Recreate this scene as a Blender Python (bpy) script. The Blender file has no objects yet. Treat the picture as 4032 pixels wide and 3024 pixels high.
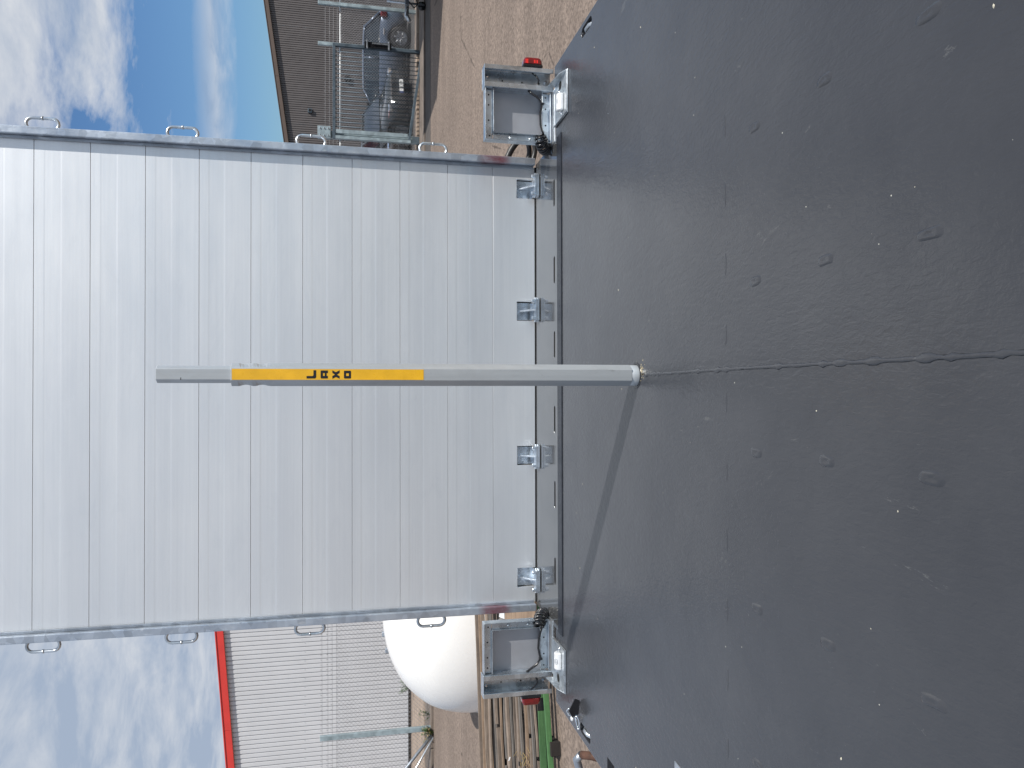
import bpy, bmesh, math, random
from math import sin, cos, pi, radians
from mathutils import Vector, Matrix
from mathutils.geometry import tessellate_polygon
random.seed(7)
S = bpy.context.scene
COL = S.collection

# ------------------------------------------------------------------ camera
cam = bpy.data.cameras.new('camera'); camo = bpy.data.objects.new('camera', cam); COL.objects.link(camo)
cam.sensor_width = 36.0; cam.lens = 36.0 * 3028 / 4032; cam.clip_start = 0.05; cam.clip_end = 800
th = math.atan(650 / 3028); yaw = math.atan(32 / 3028)
F = Vector((sin(yaw) * cos(th), cos(yaw) * cos(th), -sin(th)))
R = Vector((cos(yaw), -sin(yaw), 0)); U = R.cross(F)
M = Matrix((-U, R, -F)).transposed().to_4x4()      # the phone is held on its side: image right = world down
M.translation = Vector((-0.034, 0, 0.796)); camo.matrix_world = M
S.camera = camo

# ------------------------------------------------------------------ light
S.view_settings.view_transform = 'Standard'; S.view_settings.look = 'None'
S.view_settings.exposure = 0.12; S.view_settings.gamma = 1.0
SUND = Vector((0.568, -0.396, 0.72)).normalized()
sun = bpy.data.lights.new('sun', 'SUN'); sun.energy = 4.6; sun.angle = radians(0.55); sun.color = (1, 0.955, 0.89)
suno = bpy.data.objects.new('sun', sun); COL.objects.link(suno)
suno.rotation_euler = SUND.to_track_quat('Z', 'Y').to_euler()
W = bpy.data.worlds.new('World'); S.world = W; W.use_nodes = True
nt = W.node_tree; nt.nodes.clear()
def wn(t, **k):
    n = nt.nodes.new(t)
    for a, b in k.items(): setattr(n, a, b)
    return n
def wm(op, a, b=None, c=None, clamp=False):
    n = wn('ShaderNodeMath', operation=op); n.use_clamp = clamp
    for i, v in enumerate((a, b, c)):
        if v is None: continue
        if isinstance(v, (int, float)): n.inputs[i].default_value = v
        else: nt.links.new(v, n.inputs[i])
    return n.outputs[0]
sky = wn('ShaderNodeTexSky', sky_type='NISHITA'); sky.sun_disc = False
sky.sun_elevation = math.asin(SUND.z); sky.sun_rotation = math.atan2(SUND.x, SUND.y)
sky.air_density = 1.0; sky.dust_density = 0.4; sky.ozone_density = 2.0
tc = wn('ShaderNodeTexCoord'); sp = wn('ShaderNodeSeparateXYZ'); nt.links.new(tc.outputs['Generated'], sp.inputs[0])
X_, Y_, Z_ = sp.outputs
zc = wm('ADD', wm('MAXIMUM', Z_, 0.0), 0.13)
px = wm('DIVIDE', X_, zc); py = wm('DIVIDE', Y_, zc)
cx = wn('ShaderNodeCombineXYZ'); nt.links.new(px, cx.inputs[0]); nt.links.new(py, cx.inputs[1]); cx.inputs[2].default_value = 3.7
def noise(scale, detail, rough, dist=0.0, off=(0, 0, 0), st=(1, 1, 1)):
    mp = wn('ShaderNodeMapping'); nt.links.new(cx.outputs[0], mp.inputs[0]); mp.inputs['Location'].default_value = off; mp.inputs['Scale'].default_value = st
    n = wn('ShaderNodeTexNoise'); nt.links.new(mp.outputs[0], n.inputs['Vector'])
    n.inputs['Scale'].default_value = scale; n.inputs['Detail'].default_value = detail; n.inputs['Roughness'].default_value = rough; n.inputs['Distortion'].default_value = dist
    return n.outputs['Fac']
n1 = noise(1.7, 10, 0.62, 0.30, (0.4, 1.1, 0), (0.75, 1.0, 1))
n2 = noise(0.75, 4, 0.5, 0.0, (4.0, 2.0, 0))
n3 = noise(3.4, 8, 0.62, 0.3, (7.3, 0, 0))
az = wm('DIVIDE', X_, wm('ADD', wm('ABSOLUTE', Y_), 0.25))
lft = wm('SUBTRACT', 0.62, wm('MULTIPLY', az, 2.6), clamp=True)          # cloud bank lies to the left
elv = wm('MULTIPLY', wm('SUBTRACT', Z_, 0.214), 4.0)
elv = wm('MINIMUM', wm('MAXIMUM', elv, -0.42), 0.13)
cov = wm('ADD', wm('ADD', n1, wm('MULTIPLY', wm('SUBTRACT', n2, 0.5), 0.35)), wm('ADD', wm('MULTIPLY', lft, 0.56), wm('MULTIPLY', wm('MULTIPLY', elv, 1.0), wm('SUBTRACT', 1.0, lft))))
mask = wm('MULTIPLY', wm('SUBTRACT', cov, 0.53), 4.4, clamp=True)
mask = wm('MULTIPLY', mask, wm('SUBTRACT', 2.0, mask))
# thin stratus band low over the horizon
sb = wm('SUBTRACT', 1.0, wm('MULTIPLY', wm('ABSOLUTE', wm('SUBTRACT', wm('ADD', Z_, wm('MULTIPLY', wm('SUBTRACT', n3, 0.5), 0.03)), 0.146)), 45.0), clamp=True)
mask = wm('MAXIMUM', mask, wm('MULTIPLY', sb, 0.7))
ramp = wn('ShaderNodeValToRGB'); nt.links.new(wm('ADD', wm('MULTIPLY', n3, 0.85), wm('ADD', wm('MULTIPLY', wm('SUBTRACT', 0.6, lft), 0.10), 0.02)), ramp.inputs[0])
ramp.color_ramp.elements[0].position = 0.34; ramp.color_ramp.elements[0].color = (0.37, 0.45, 0.58, 1)
ramp.color_ramp.elements[1].position = 0.60; ramp.color_ramp.elements[1].color = (0.68, 0.71, 0.76, 1)
skm = wn('ShaderNodeVectorMath', operation='SCALE'); nt.links.new(sky.outputs[0], skm.inputs[0]); skm.inputs['Scale'].default_value = 1.15
clm = wn('ShaderNodeVectorMath', operation='SCALE'); nt.links.new(ramp.outputs[0], clm.inputs[0]); clm.inputs['Scale'].default_value = 10.5
mx = wn('ShaderNodeMix', data_type='RGBA'); nt.links.new(mask, mx.inputs[0]); tn = wn('ShaderNodeVectorMath', operation='MULTIPLY'); nt.links.new(skm.outputs[0], tn.inputs[0]); tn.inputs[1].default_value = (0.56, 0.765, 0.98); nt.links.new(tn.outputs[0], mx.inputs[6]); nt.links.new(clm.outputs[0], mx.inputs[7])
bg = wn('ShaderNodeBackground'); nt.links.new(mx.outputs[2], bg.inputs[0]); bg.inputs[1].default_value = 0.088
wo = wn('ShaderNodeOutputWorld'); nt.links.new(bg.outputs[0], wo.inputs[0])

# ------------------------------------------------------------------ helpers
def tag(o, label=None, cat=None, group=None, kind=None):
    if label: o['label'] = label
    if cat: o['category'] = cat
    if group: o['group'] = group
    if kind: o['kind'] = kind
    return o
def empty(name, loc=(0, 0, 0), rz=0, parent=None):
    o = bpy.data.objects.new(name, None); COL.objects.link(o); o.location = loc; o.rotation_euler = (0, 0, rz)
    o.empty_display_size = 0.05
    if parent: o.parent = parent
    return o
class MB:
    def __init__(s): s.v = []; s.f = []; s.m = []; s.mats = []; s.sm = []
    def mi(s, mat):
        if mat not in s.mats: s.mats.append(mat)
        return s.mats.index(mat)
    def add(s, vs, fs, mat=None, smooth=False):
        b = len(s.v); s.v += [tuple(v) for v in vs]
        i = s.mi(mat) if mat else 0
        for f in fs: s.f.append(tuple(b + k for k in f)); s.m.append(i); s.sm.append(smooth)
        return s
    def box(s, a, b, mat=None, tf=None):
        x0, y0, z0 = a; x1, y1, z1 = b
        if x0 > x1: x0, x1 = x1, x0
        if y0 > y1: y0, y1 = y1, y0
        if z0 > z1: z0, z1 = z1, z0
        vs = [Vector(p) for p in ((x0, y0, z0), (x1, y0, z0), (x1, y1, z0), (x0, y1, z0), (x0, y0, z1), (x1, y0, z1), (x1, y1, z1), (x0, y1, z1))]
        if tf: vs = [tf @ v for v in vs]
        return s.add(vs, [(0, 3, 2, 1), (4, 5, 6, 7), (0, 1, 5, 4), (1, 2, 6, 5), (2, 3, 7, 6), (3, 0, 4, 7)], mat)
    def tube(s, pts, r, n=8, mat=None, closed=False, caps=True, smooth=True):
        pts = [Vector(p) for p in pts]; N = len(pts)
        rs = r if isinstance(r, (list, tuple)) else [r] * N
        vs = []; up = None
        for i, p in enumerate(pts):
            if closed: t = pts[(i + 1) % N] - pts[i - 1]
            else: t = pts[min(i + 1, N - 1)] - pts[max(i - 1, 0)]
            t.normalize()
            if up is None:
                up = Vector((0, 0, 1)) if abs(t.z) < 0.9 else Vector((0, 1, 0))
            a = t.cross(up).normalized(); up = a.cross(t).normalized()
            for k in range(n):
                an = 2 * pi * k / n; vs.append(p + (a * cos(an) + up * sin(an)) * rs[i])
        fs = []
        for i in range(N if closed else N - 1):
            j = (i + 1) % N
            for k in range(n):
                l = (k + 1) % n; fs.append((i * n + k, j * n + k, j * n + l, i * n + l))
        s.add(vs, fs, mat, smooth)
        if caps and not closed:
            b = len(s.v) - N * n
            i = s.mi(mat) if mat else 0
            s.f.append(tuple(b + k for k in range(n))); s.m.append(i); s.sm.append(False)
            s.f.append(tuple(b + (N - 1) * n + k for k in reversed(range(n)))); s.m.append(i); s.sm.append(False)
        return s
    def prism(s, poly, h0, h1, axis='z', mat=None, holes=(), tf=None):
        """poly (a,b) points extruded from h0 to h1. axis z:(a,b,h) y:(a,h,b) x:(h,a,b)"""
        def P(a, b, h): return {'z': Vector((a, b, h)), 'y': Vector((a, h, b)), 'x': Vector((h, a, b))}[axis]
        loops = [list(poly)] + [list(h) for h in holes]
        flat = [p for l in loops for p in l]
        tri = tessellate_polygon([[Vector((p[0], p[1], 0)) for p in l] for l in loops])
        n = len(flat); vs = [P(a, b, h0) for a, b in flat] + [P(a, b, h1) for a, b in flat]
        fs = []
        for t in tri: fs.append(tuple(t)); fs.append(tuple(n + i for i in reversed(t)))
        o = 0
        for l in loops:
            k = len(l)
            for i in range(k):
                j = (i + 1) % k; fs.append((o + i, o + j, n + o + j, n + o + i))
            o += k
        if tf: vs = [tf @ v for v in vs]
        return s.add(vs, fs, mat)
    def lathe(s, prof, n=24, mat=None, tf=None, smooth=True):
        """prof (r,z) revolved about z"""
        vs = []; m = len(prof)
        for k in range(n):
            a = 2 * pi * k / n
            for r, z in prof: vs.append(Vector((r * cos(a), r * sin(a), z)))
        fs = []
        for k in range(n):
            l = (k + 1) % n
            for i in range(m - 1): fs.append((k * m + i, l * m + i, l * m + i + 1, k * m + i + 1))
        if tf: vs = [tf @ v for v in vs]
        return s.add(vs, fs, mat, smooth)
    def loft(s, rings, mat=None, closed=True, caps=True, smooth=True):
        n = len(rings[0]); vs = [p for r in rings for p in r]; fs = []
        for i in range(len(rings) - 1):
            for k in range(n if closed else n - 1):
                l = (k + 1) % n; fs.append((i * n + k, i * n + l, (i + 1) * n + l, (i + 1) * n + k))
        s.add(vs, fs, mat, smooth)
        if caps:
            b = len(s.v) - len(vs); i0 = s.mi(mat) if mat else 0
            s.f.append(tuple(b + k for k in reversed(range(n)))); s.m.append(i0); s.sm.append(False)
            s.f.append(tuple(b + (len(rings) - 1) * n + k for k in range(n))); s.m.append(i0); s.sm.append(False)
        return s
    def build(s, name, mat=None, parent=None, bevel=0, seg=1, fix=True, loc=None):
        me = bpy.data.meshes.new(name); me.from_pydata(s.v, [], s.f)
        mats = [m if m else mat for m in s.mats] or [mat]
        for m in mats: me.materials.append(m)
        if not s.mats: s.m = [0] * len(s.f)
        me.polygons.foreach_set('material_index', s.m); me.polygons.foreach_set('use_smooth', s.sm)
        if fix:
            bm = bmesh.new(); bm.from_mesh(me); bmesh.ops.recalc_face_normals(bm, faces=bm.faces); bm.to_mesh(me); bm.free()
        me.update()
        o = bpy.data.objects.new(name, me); COL.objects.link(o)
        if parent: o.parent = parent
        if loc: o.location = loc
        if bevel:
            b = o.modifiers.new('bevel', 'BEVEL'); b.width = bevel; b.segments = seg; b.limit_method = 'ANGLE'; b.angle_limit = radians(40)
        return o
def kids(o): return [c for c in COL.objects if c.parent == o]
def copy_tree(o, parent=None):
    c = o.copy(); COL.objects.link(c)
    if parent: c.parent = parent
    for k in kids(o): copy_tree(k, c)
    return c
def capsule(cx, cy, w, h, n=6):
    """stadium outline, w along x"""
    r = min(w, h) / 2; pts = []
    if w >= h:
        for s_, a0 in ((1, -pi / 2), (-1, pi / 2)):
            for i in range(n + 1):
                a = a0 + pi * i / n; pts.append((cx + s_ * (w / 2 - r) + r * cos(a), cy + r * sin(a)))
    else:
        for s_, a0 in ((1, 0), (-1, pi)):
            for i in range(n + 1):
                a = a0 + pi * i / n; pts.append((cx + r * cos(a), cy + s_ * (h / 2 - r) + r * sin(a)))
    return pts
def circle(cx, cy, r, n=16): return [(cx + r * cos(2 * pi * i / n), cy + r * sin(2 * pi * i / n)) for i in range(n)]

# ------------------------------------------------------------------ materials
class NT:
    def __init__(s, name):
        s.m = bpy.data.materials.new(name); s.m.use_nodes = True; s.t = s.m.node_tree
        s.b = s.t.nodes['Principled BSDF']; s.tc = s.t.nodes.new('ShaderNodeTexCoord')
    def link(s, a, b): s.t.links.new(a, b)
    def vec(s, scale=(1, 1, 1), world=False):
        mp = s.t.nodes.new('ShaderNodeMapping'); mp.inputs['Scale'].default_value = scale
        if world:
            g = s.t.nodes.new('ShaderNodeNewGeometry'); s.link(g.outputs['Position'], mp.inputs[0])
        else: s.link(s.tc.outputs['Object'], mp.inputs[0])
        return mp.outputs[0]
    def noise(s, scale, detail=4, rough=0.55, st=(1, 1, 1), world=False, dist=0):
        n = s.t.nodes.new('ShaderNodeTexNoise'); s.link(s.vec(st, world), n.inputs['Vector'])
        n.inputs['Scale'].default_value = scale; n.inputs['Detail'].default_value = detail; n.inputs['Roughness'].default_value = rough; n.inputs['Distortion'].default_value = dist
        return n.outputs['Fac']
    def vor(s, scale, st=(1, 1, 1), world=False, out='Color', feat='F1'):
        n = s.t.nodes.new('ShaderNodeTexVoronoi'); n.feature = feat; s.link(s.vec(st, world), n.inputs['Vector']); n.inputs['Scale'].default_value = scale
        return n.outputs[out]
    def ramp(s, f, stops):
        r = s.t.nodes.new('ShaderNodeValToRGB'); s.link(f, r.inputs[0]); e = r.color_ramp.elements
        while len(e) < len(stops): e.new(0.5)
        for i, (p, c) in enumerate(stops):
            e[i].position = p; e[i].color = (*c, 1) if not isinstance(c, (int, float)) else (c, c, c, 1)
        return r.outputs[0]
    def math(s, op, a, b=0.0, clamp=False):
        n = s.t.nodes.new('ShaderNodeMath'); n.operation = op; n.use_clamp = clamp
        for i, v in enumerate((a, b)):
            if isinstance(v, (int, float)): n.inputs[i].default_value = v
            else: s.link(v, n.inputs[i])
        return n.outputs[0]
    def mix(s, f, a, b, mode='MIX'):
        n = s.t.nodes.new('ShaderNodeMix'); n.data_type = 'RGBA'; n.blend_type = mode
        for k, v in ((0, f), (6, a), (7, b)):
            if isinstance(v, (int, float)): n.inputs[k].default_value = v if k == 0 else (v, v, v, 1)
            elif isinstance(v, tuple): n.inputs[k].default_value = (*v, 1)
            else: s.link(v, n.inputs[k])
        return n.outputs[2]
    def bump(s, h, strength=0.3, dist=0.01, prev=None):
        n = s.t.nodes.new('ShaderNodeBump'); s.link(h, n.inputs['Height']); n.inputs['Strength'].default_value = strength; n.inputs['Distance'].default_value = dist
        if prev is not None: s.link(prev, n.inputs['Normal'])
        s.link(n.outputs[0], s.b.inputs['Normal']); return n.outputs[0]
    def set(s, **k):
        for a, v in k.items():
            i = s.b.inputs[{'col': 'Base Color', 'rough': 'Roughness', 'metal': 'Metallic', 'spec': 'Specular IOR Level', 'coat': 'Coat Weight', 'coatr': 'Coat Roughness', 'em': 'Emission Color', 'ems': 'Emission Strength', 'trans': 'Transmission Weight', 'ior': 'IOR', 'alpha': 'Alpha', 'sub': 'Subsurface Weight'}[a]]
            if isinstance(v, tuple): i.default_value = (*v, 1)
            elif isinstance(v, (int, float)): i.default_value = v
            else: s.link(v, i)
        return s
def plain(name, col, rough=0.5, metal=0.0, var=0.12, scale=8, bump=0.05, **k):
    n = NT(name); f = n.noise(scale, 5)
    c0 = tuple(c * (1 - var) for c in col); c1 = tuple(min(1, c * (1 + var)) for c in col)
    n.set(col=n.ramp(f, [(0.3, c0), (0.7, c1)]), rough=n.ramp(n.noise(scale * 3, 3), [(0.3, max(0.02, rough - 0.06)), (0.7, min(1, rough + 0.06))]), metal=metal, **k)
    if bump: n.bump(n.noise(scale * 12, 3), bump, 0.004)
    return n.m
def galv(name, col=(0.50, 0.54, 0.57), rough=0.34, scale=34, metal=0.85, streak=0.0):
    n = NT(name); v = n.vor(scale, (1, 1, 1)); big = n.noise(5, 6, 0.65)
    bw = n.ramp(v, [(0.0, 0.74), (1.0, 1.12)])
    base = n.mix(n.ramp(big, [(0.35, 0.0), (0.62, 1.0)]), tuple(c * 0.82 for c in col), tuple(min(1, c * 1.16) for c in col))
    base = n.mix(1.0, base, bw, 'MULTIPLY')
    wh = n.ramp(n.noise(22, 6, 0.7, (1, 1, 0.35), dist=1.2), [(0.60, 0.0), (0.68, 1.0)])
    base = n.mix(n.math('MULTIPLY', wh, streak), base, (0.72, 0.74, 0.76))
    n.set(col=base, metal=metal, rough=n.ramp(big, [(0.3, rough - 0.08), (0.7, rough + 0.12)]))
    n.bump(n.noise(55, 4), 0.12, 0.003); return n.m
GALV = galv('galvanised_steel', (0.60, 0.65, 0.69), 0.27, 34, 0.9); GALVD = galv('galvanised_steel_dull', (0.36, 0.40, 0.45), 0.42, 26, 0.75, 0.5); GALVB = galv('galvanised_steel_bright', (0.62, 0.66, 0.69), 0.28, 40)
ZINC = galv('zinc_plate', (0.72, 0.78, 0.84), 0.26, 60, 0.9)
GATEM = galv('weathered_galvanised', (0.10, 0.135, 0.165), 0.5, 12, 0.45)
POSTM = galv('pale_galvanised', (0.34, 0.42, 0.45), 0.5, 9, 0.4, 0.4)
def aluminium():
    n = NT('brushed_aluminium')
    g = n.noise(60, 5, 0.6, (0.02, 1, 1.6)); big = n.noise(2.2, 5, 0.6, (0.6, 1, 1.2)); sc = n.noise(9, 8, 0.75, (0.25, 1, 1.4), dist=1.6)
    c = n.ramp(g, [(0.3, (0.78, 0.80, 0.815)), (0.7, (0.84, 0.855, 0.865))])
    c = n.mix(n.ramp(big, [(0.40, 0.0), (0.66, 0.45)]), c, (0.73, 0.76, 0.79))
    c = n.mix(n.ramp(sc, [(0.60, 0.0), (0.66, 0.22), (0.70, 0.0)]), c, (0.90, 0.91, 0.92)); sm = n.noise(4.0, 5, 0.6, (0.5, 1, 2.2), dist=2.5); c = n.mix(n.ramp(sm, [(0.56, 0.0), (0.66, 0.16), (0.74, 0.0)]), c, (0.66, 0.69, 0.72))
    rg = n.noise(3.0, 6, 0.65, (0.5, 1, 1.5)); rg2 = n.noise(90, 2, 0.5, (0.03, 1, 1))
    r = n.math('ADD', n.ramp(rg, [(0.3, 0.37), (0.7, 0.45)]), n.ramp(rg2, [(0.3, -0.01), (0.7, 0.02)]))
    bd = n.noise(6.5, 2, .5, (.03, 1, 1)); c = n.mix(n.ramp(bd, [(.42, .0), (.56, .20)]), c, (0.60, 0.62, 0.65))
    n.set(col=c, metal=0.72, rough=r); n.bump(rg2, 0.02, 0.001); return n.m
ALU = aluminium()
def post_mat():
    n = NT('post_aluminium'); st = n.noise(40, 5, .65, (1, 1, .05)); bl = n.noise(9, 7, .7, (1, 1, .5), dist=1.2); sc = n.noise(30, 8, .8, (1.5, 1.5, .22), dist=2)
    c = n.ramp(st, [(.3, (.41, .435, .45)), (.7, (.50, .525, .54))]); c = n.mix(n.ramp(bl, [(.46, .0), (.66, .55)]), c, (.36, .375, .385))
    c = n.mix(n.ramp(sc, [(.63, .0), (.66, .75), (.70, .0)]), c, (.20, .20, .20)); c = n.mix(n.ramp(n.noise(16, 7, .8), [(.66, .0), (.72, .5)]), c, (.66, .67, .67))
    n.set(col=c, metal=.35, rough=n.ramp(bl, [(.3, .26), (.7, .46)])); n.bump(n.noise(60, 3), .06, .002); return n.m
ALUP = post_mat()
ALUD = plain('aluminium_backing_sheet', (0.40, 0.41, 0.44), 0.42, 0.6, 0.07, 10, 0.02)
def deck_mat():
    n = NT('coated_plywood')
    rip = n.noise(95, 3, 0.6, (1.0, 0.42, 1), dist=0.6); rip2 = n.noise(210, 2, 0.5); big = n.noise(2.4, 6, 0.6)
    grain = n.noise(26, 4, 0.6, (1, 0.25, 1))
    c = n.ramp(big, [(0.3, (0.032, 0.034, 0.040)), (0.7, (0.045, 0.047, 0.053))])
    sp = n.vor(26, out='Distance'); spn = n.noise(4.2, 3); fleck = n.math('MULTIPLY', n.math('LESS_THAN', sp, 0.035), n.math('GREATER_THAN', spn, 0.56))
    c = n.mix(n.math('MULTIPLY', fleck, 0.8), c, (0.55, 0.54, 0.47))
    # faint dusty scuffs
    sc = n.noise(7, 9, 0.8, (1, 0.3, 1), dist=2.2); c = n.mix(n.ramp(sc, [(0.64, 0.0), (0.67, 0.30), (0.70, 0.0)]), c, (0.20, 0.20, 0.19))
    dust = n.noise(1.6, 7, 0.7); c = n.mix(n.ramp(dust, [(0.50, 0.0), (0.75, 0.06)]), c, (0.20, 0.20, 0.195))
    n.set(col=c, rough=n.ramp(n.noise(5, 6, 0.7), [(0.3, 0.15), (0.7, 0.26)]), spec=0.48)
    b = n.bump(rip, 0.30, 0.0040); b = n.bump(rip2, 0.22, 0.0014, b); b = n.bump(grain, 0.22, 0.004, b); return n.m
DECK = deck_mat()
SILL = NT('polished_sill_sheet'); SILL.set(col=SILL.ramp(SILL.noise(9, 6, 0.6, (1, 0.4, 1)), [(0.3, (0.17, 0.175, 0.18)), (0.7, (0.21, 0.212, 0.215))]), metal=0.75, rough=SILL.ramp(SILL.noise(14, 6), [(0.3, 0.07), (0.7, 0.13)])); SILL.bump(SILL.noise(40, 3), 0.02, 0.002); SILL = SILL.m
TRIM = plain('painted_steel_edge', (0.022, 0.025, 0.032), 0.2, 0.0, 0.25, 30, 0.15, spec=0.07)
BLACK = plain('black_plastic', (0.012, 0.012, 0.014), 0.22, 0, 0.2, 20, 0.05)
RUBBER = plain('black_rubber', (0.018, 0.018, 0.019), 0.45, 0, 0.2, 20, 0.1)
DARK = plain('dark_void', (0.006, 0.006, 0.007), 0.9, 0, 0, 4, 0)
WHITEC = plain('white_cast_metal', (0.70, 0.71, 0.72), 0.38, 0.25, 0.06, 60, 0.15)
REDLENS = plain('red_lens', (0.15, 0.003, 0.005), 0.08, 0, 0.25, 60, 0.0, coat=1.0)
REDHOT = plain('red_lens_facet', (0.75, 0.025, 0.02), 0.08, 0, 0.2, 60, 0.0, coat=1.0)
YEL = plain('yellow_sticker', (0.78, 0.43, 0.020), 0.30, 0, 0.10, 26, 0.03)
INK = plain('black_print', (0.010, 0.010, 0.014), 0.4, 0, 0.1, 12, 0)
CHROME = plain('chrome', (0.80, 0.82, 0.84), 0.07, 1.0, 0.05, 20, 0)
RED = plain('red_fascia_paint', (0.62, 0.045, 0.035), 0.5, 0, 0.10, 2, 0.02)
GREYCL = plain('light_grey_cladding', (0.56, 0.57, 0.59), 0.5, 0, 0.04, 1.5, 0.02)
BROWNCL = plain('grey_brown_cladding', (0.125, 0.112, 0.110), 0.55, 0.1, 0.10, 1.5, 0.02)
BROWNTR = plain('brown_roof_trim', (0.110, 0.078, 0.062), 0.5, 0, 0.08, 2, 0.02)
WHITEF = plain('white_fibreglass', (0.90, 0.885, 0.85), 0.28, 0, 0.02, 2.5, 0, coat=0.4)
def ground_mat():
    n = NT('worn_asphalt')
    g = n.noise(0.35, 6, 0.6, world=True); st = n.noise(30, 5, 0.8, world=True); v = n.vor(38, world=True, out='Color'); bw = n.ramp(v, [(0, 0.55), (1, 1.5)])
    tr = n.noise(1.2, 6, 0.62, (0.18, 1.6, 1), True)
    c = n.ramp(g, [(0.3, (0.180, 0.142, 0.117)), (0.7, (0.235, 0.185, 0.152))])
    c = n.mix(n.ramp(tr, [(0.42, 0.0), (0.62, 0.55)]), c, (0.150, 0.118, 0.098))
    c = n.mix(0.85, c, bw, 'MULTIPLY'); c = n.mix(n.ramp(st, [(0.56, 0.0), (0.70, 0.6)]), c, (0.34, 0.275, 0.215)); c = n.mix(n.ramp(st, [(0.30, 0.6), (0.42, 0.0)]), c, (0.085, 0.07, 0.06))
    crn = n.noise(1.1, 5, 0.7, world=True)
    cr = n.vor(0.55, world=True, out='Distance', feat='DISTANCE_TO_EDGE'); crk = n.math('LESS_THAN', n.math('ADD', cr, n.math('MULTIPLY', n.math('SUBTRACT', crn, 0.5), 0.10)), 0.0)
    c = n.mix(n.math('MULTIPLY', crk, 0.6), c, (0.05, 0.04, 0.035))
    n.set(col=c, rough=0.93, spec=0.25); n.bump(st, 0.7, 0.012); return n.m
GROUND = ground_mat()
KERB = plain('old_concrete_kerb', (0.30, 0.235, 0.185), 0.9, 0, 0.25, 3, 0.4)
KERBD = plain('damp_concrete', (0.16, 0.130, 0.108), 0.85, 0, 0.3, 3, 0.4)
def wood_mat(name, a, b, k=1.0):
    n = NT(name); gr = n.noise(10, 6, 0.65, (0.35, 9, 9), dist=0.8); bl = n.noise(3.0, 5, 0.7)
    oi = n.t.nodes.new('ShaderNodeObjectInfo')
    c = n.ramp(gr, [(0.3, a), (0.72, b)]); c = n.mix(n.ramp(bl, [(0.35, 0.45), (0.55, 0.0)]), c, tuple(x * 0.45 for x in a))
    hv = n.t.nodes.new('ShaderNodeHueSaturation'); n.link(c, hv.inputs['Color']); hv.inputs['Saturation'].default_value = k
    n.link(n.ramp(oi.outputs['Random'], [(0, 0.52), (1, 1.08)]), hv.inputs['Value'])
    n.set(col=hv.outputs[0], rough=0.85); n.bump(gr, 0.4, 0.006); return n.m
WOODS = [wood_mat('weathered_wood', (0.15, 0.115, 0.09), (0.33, 0.26, 0.205)), wood_mat('tan_wood', (0.18, 0.125, 0.085), (0.34, 0.24, 0.165)), wood_mat('grey_wood', (0.13, 0.115, 0.10), (0.29, 0.255, 0.225), 0.85)]
GREENP = wood_mat('green_painted_wood', (0.040, 0.125, 0.040), (0.095, 0.21, 0.078)); DARKW = wood_mat('dark_wood', (0.015, 0.012, 0.011), (0.04, 0.032, 0.027))  # dark tone for bearers, plinth and the painted gap shade of the pile
LEAF = plain('weed_leaf', (0.055, 0.11, 0.022), 0.55, 0, 0.4, 6, 0)
DRY = plain('dry_straw', (0.40, 0.29, 0.12), 0.8, 0, 0.3, 6, 0)
GLASSD = plain('dark_car_glass', (0.02, 0.03, 0.042), 0.05, 0.1, 0.1, 4, 0, coat=0.8)
TYRE = plain('tyre_rubber', (0.015, 0.015, 0.016), 0.7, 0, 0.2, 10, 0.1)
RIM = plain('alloy_rim', (0.32, 0.33, 0.35), 0.3, 0.8, 0.1, 10, 0)
PIPEW = plain('white_pipe_paint', (0.62, 0.63, 0.63), 0.4, 0, 0.06, 4, 0)

# ------------------------------------------------------------------ ground and pavements
G = -1.10
o = MB().add([(-250, -250, G), (250, -250, G), (250, 400, G), (-250, 400, G)], [(0, 1, 2, 3)]).build('ground', GROUND); tag(o, kind='structure')
m = MB().box((4.2, 18.9, G - 0.05), (16, 20.95, G + 0.045)); tag(m.build('pavement', KERBD, bevel=0.01), kind='structure')
tag(MB().box((4.2, 17.75, G - 0.02), (16, 18.89, G + 0.005)).build('shade_strip', plain('shade_asphalt', (0.075, 0.066, 0.060), 0.9, 0, 0.25, 6, 0.4)), kind='structure')  # cast shade before the pavement, painted as a dark ground strip
e = empty('kerb'); tag(e, 'row of pale worn kerb stones along the foot of the right mesh fence', 'kerb')
for i in range(9): MB().box((4.4 + i * 1.0, 20.18 + random.uniform(-.01, .01), G + 0.03), (5.37 + i * 1.0, 20.80, G + 0.11 + random.uniform(-.008, .008))).build('kerb_stone', KERB, e, bevel=0.015)
e = empty('kerb'); tag(e, 'long grey concrete kerb edging the brown path under the left mesh fence', 'kerb')
for i in range(11): MB().box((-16 + i * 1.0, 17.28 + random.uniform(-.01, .01), G - 0.02), (-15.03 + i * 1.0, 17.42, G + 0.07 + random.uniform(-.01, .01))).build('kerb_stone', KERBD, e, bevel=0.015)
tag(MB().box((-18, 17.42, G - 0.02), (-4.5, 19.0, G + 0.02)).build('path', KERBD), kind='structure')
tag(MB().box((-18, 19.004, G - 0.02), (-4.5, 22.6, G + 0.035)).build('pavement', KERB), kind='structure')
tag(MB().box((-18, 22.61, G - 0.02), (-4.5, 23.33, G + 0.01)).build('gravel_strip', GROUND), kind='structure')

tag(MB().box((3.0, 21.2, G - 0.02), (24, 33.9, G + 0.006)).build('parking_lot', plain('shaded_parking_asphalt', (0.060, 0.055, 0.052), 0.9, 0, 0.25, 4, 0.4)), kind='structure')  # dark asphalt; its colour also holds the shade under the cars
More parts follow.
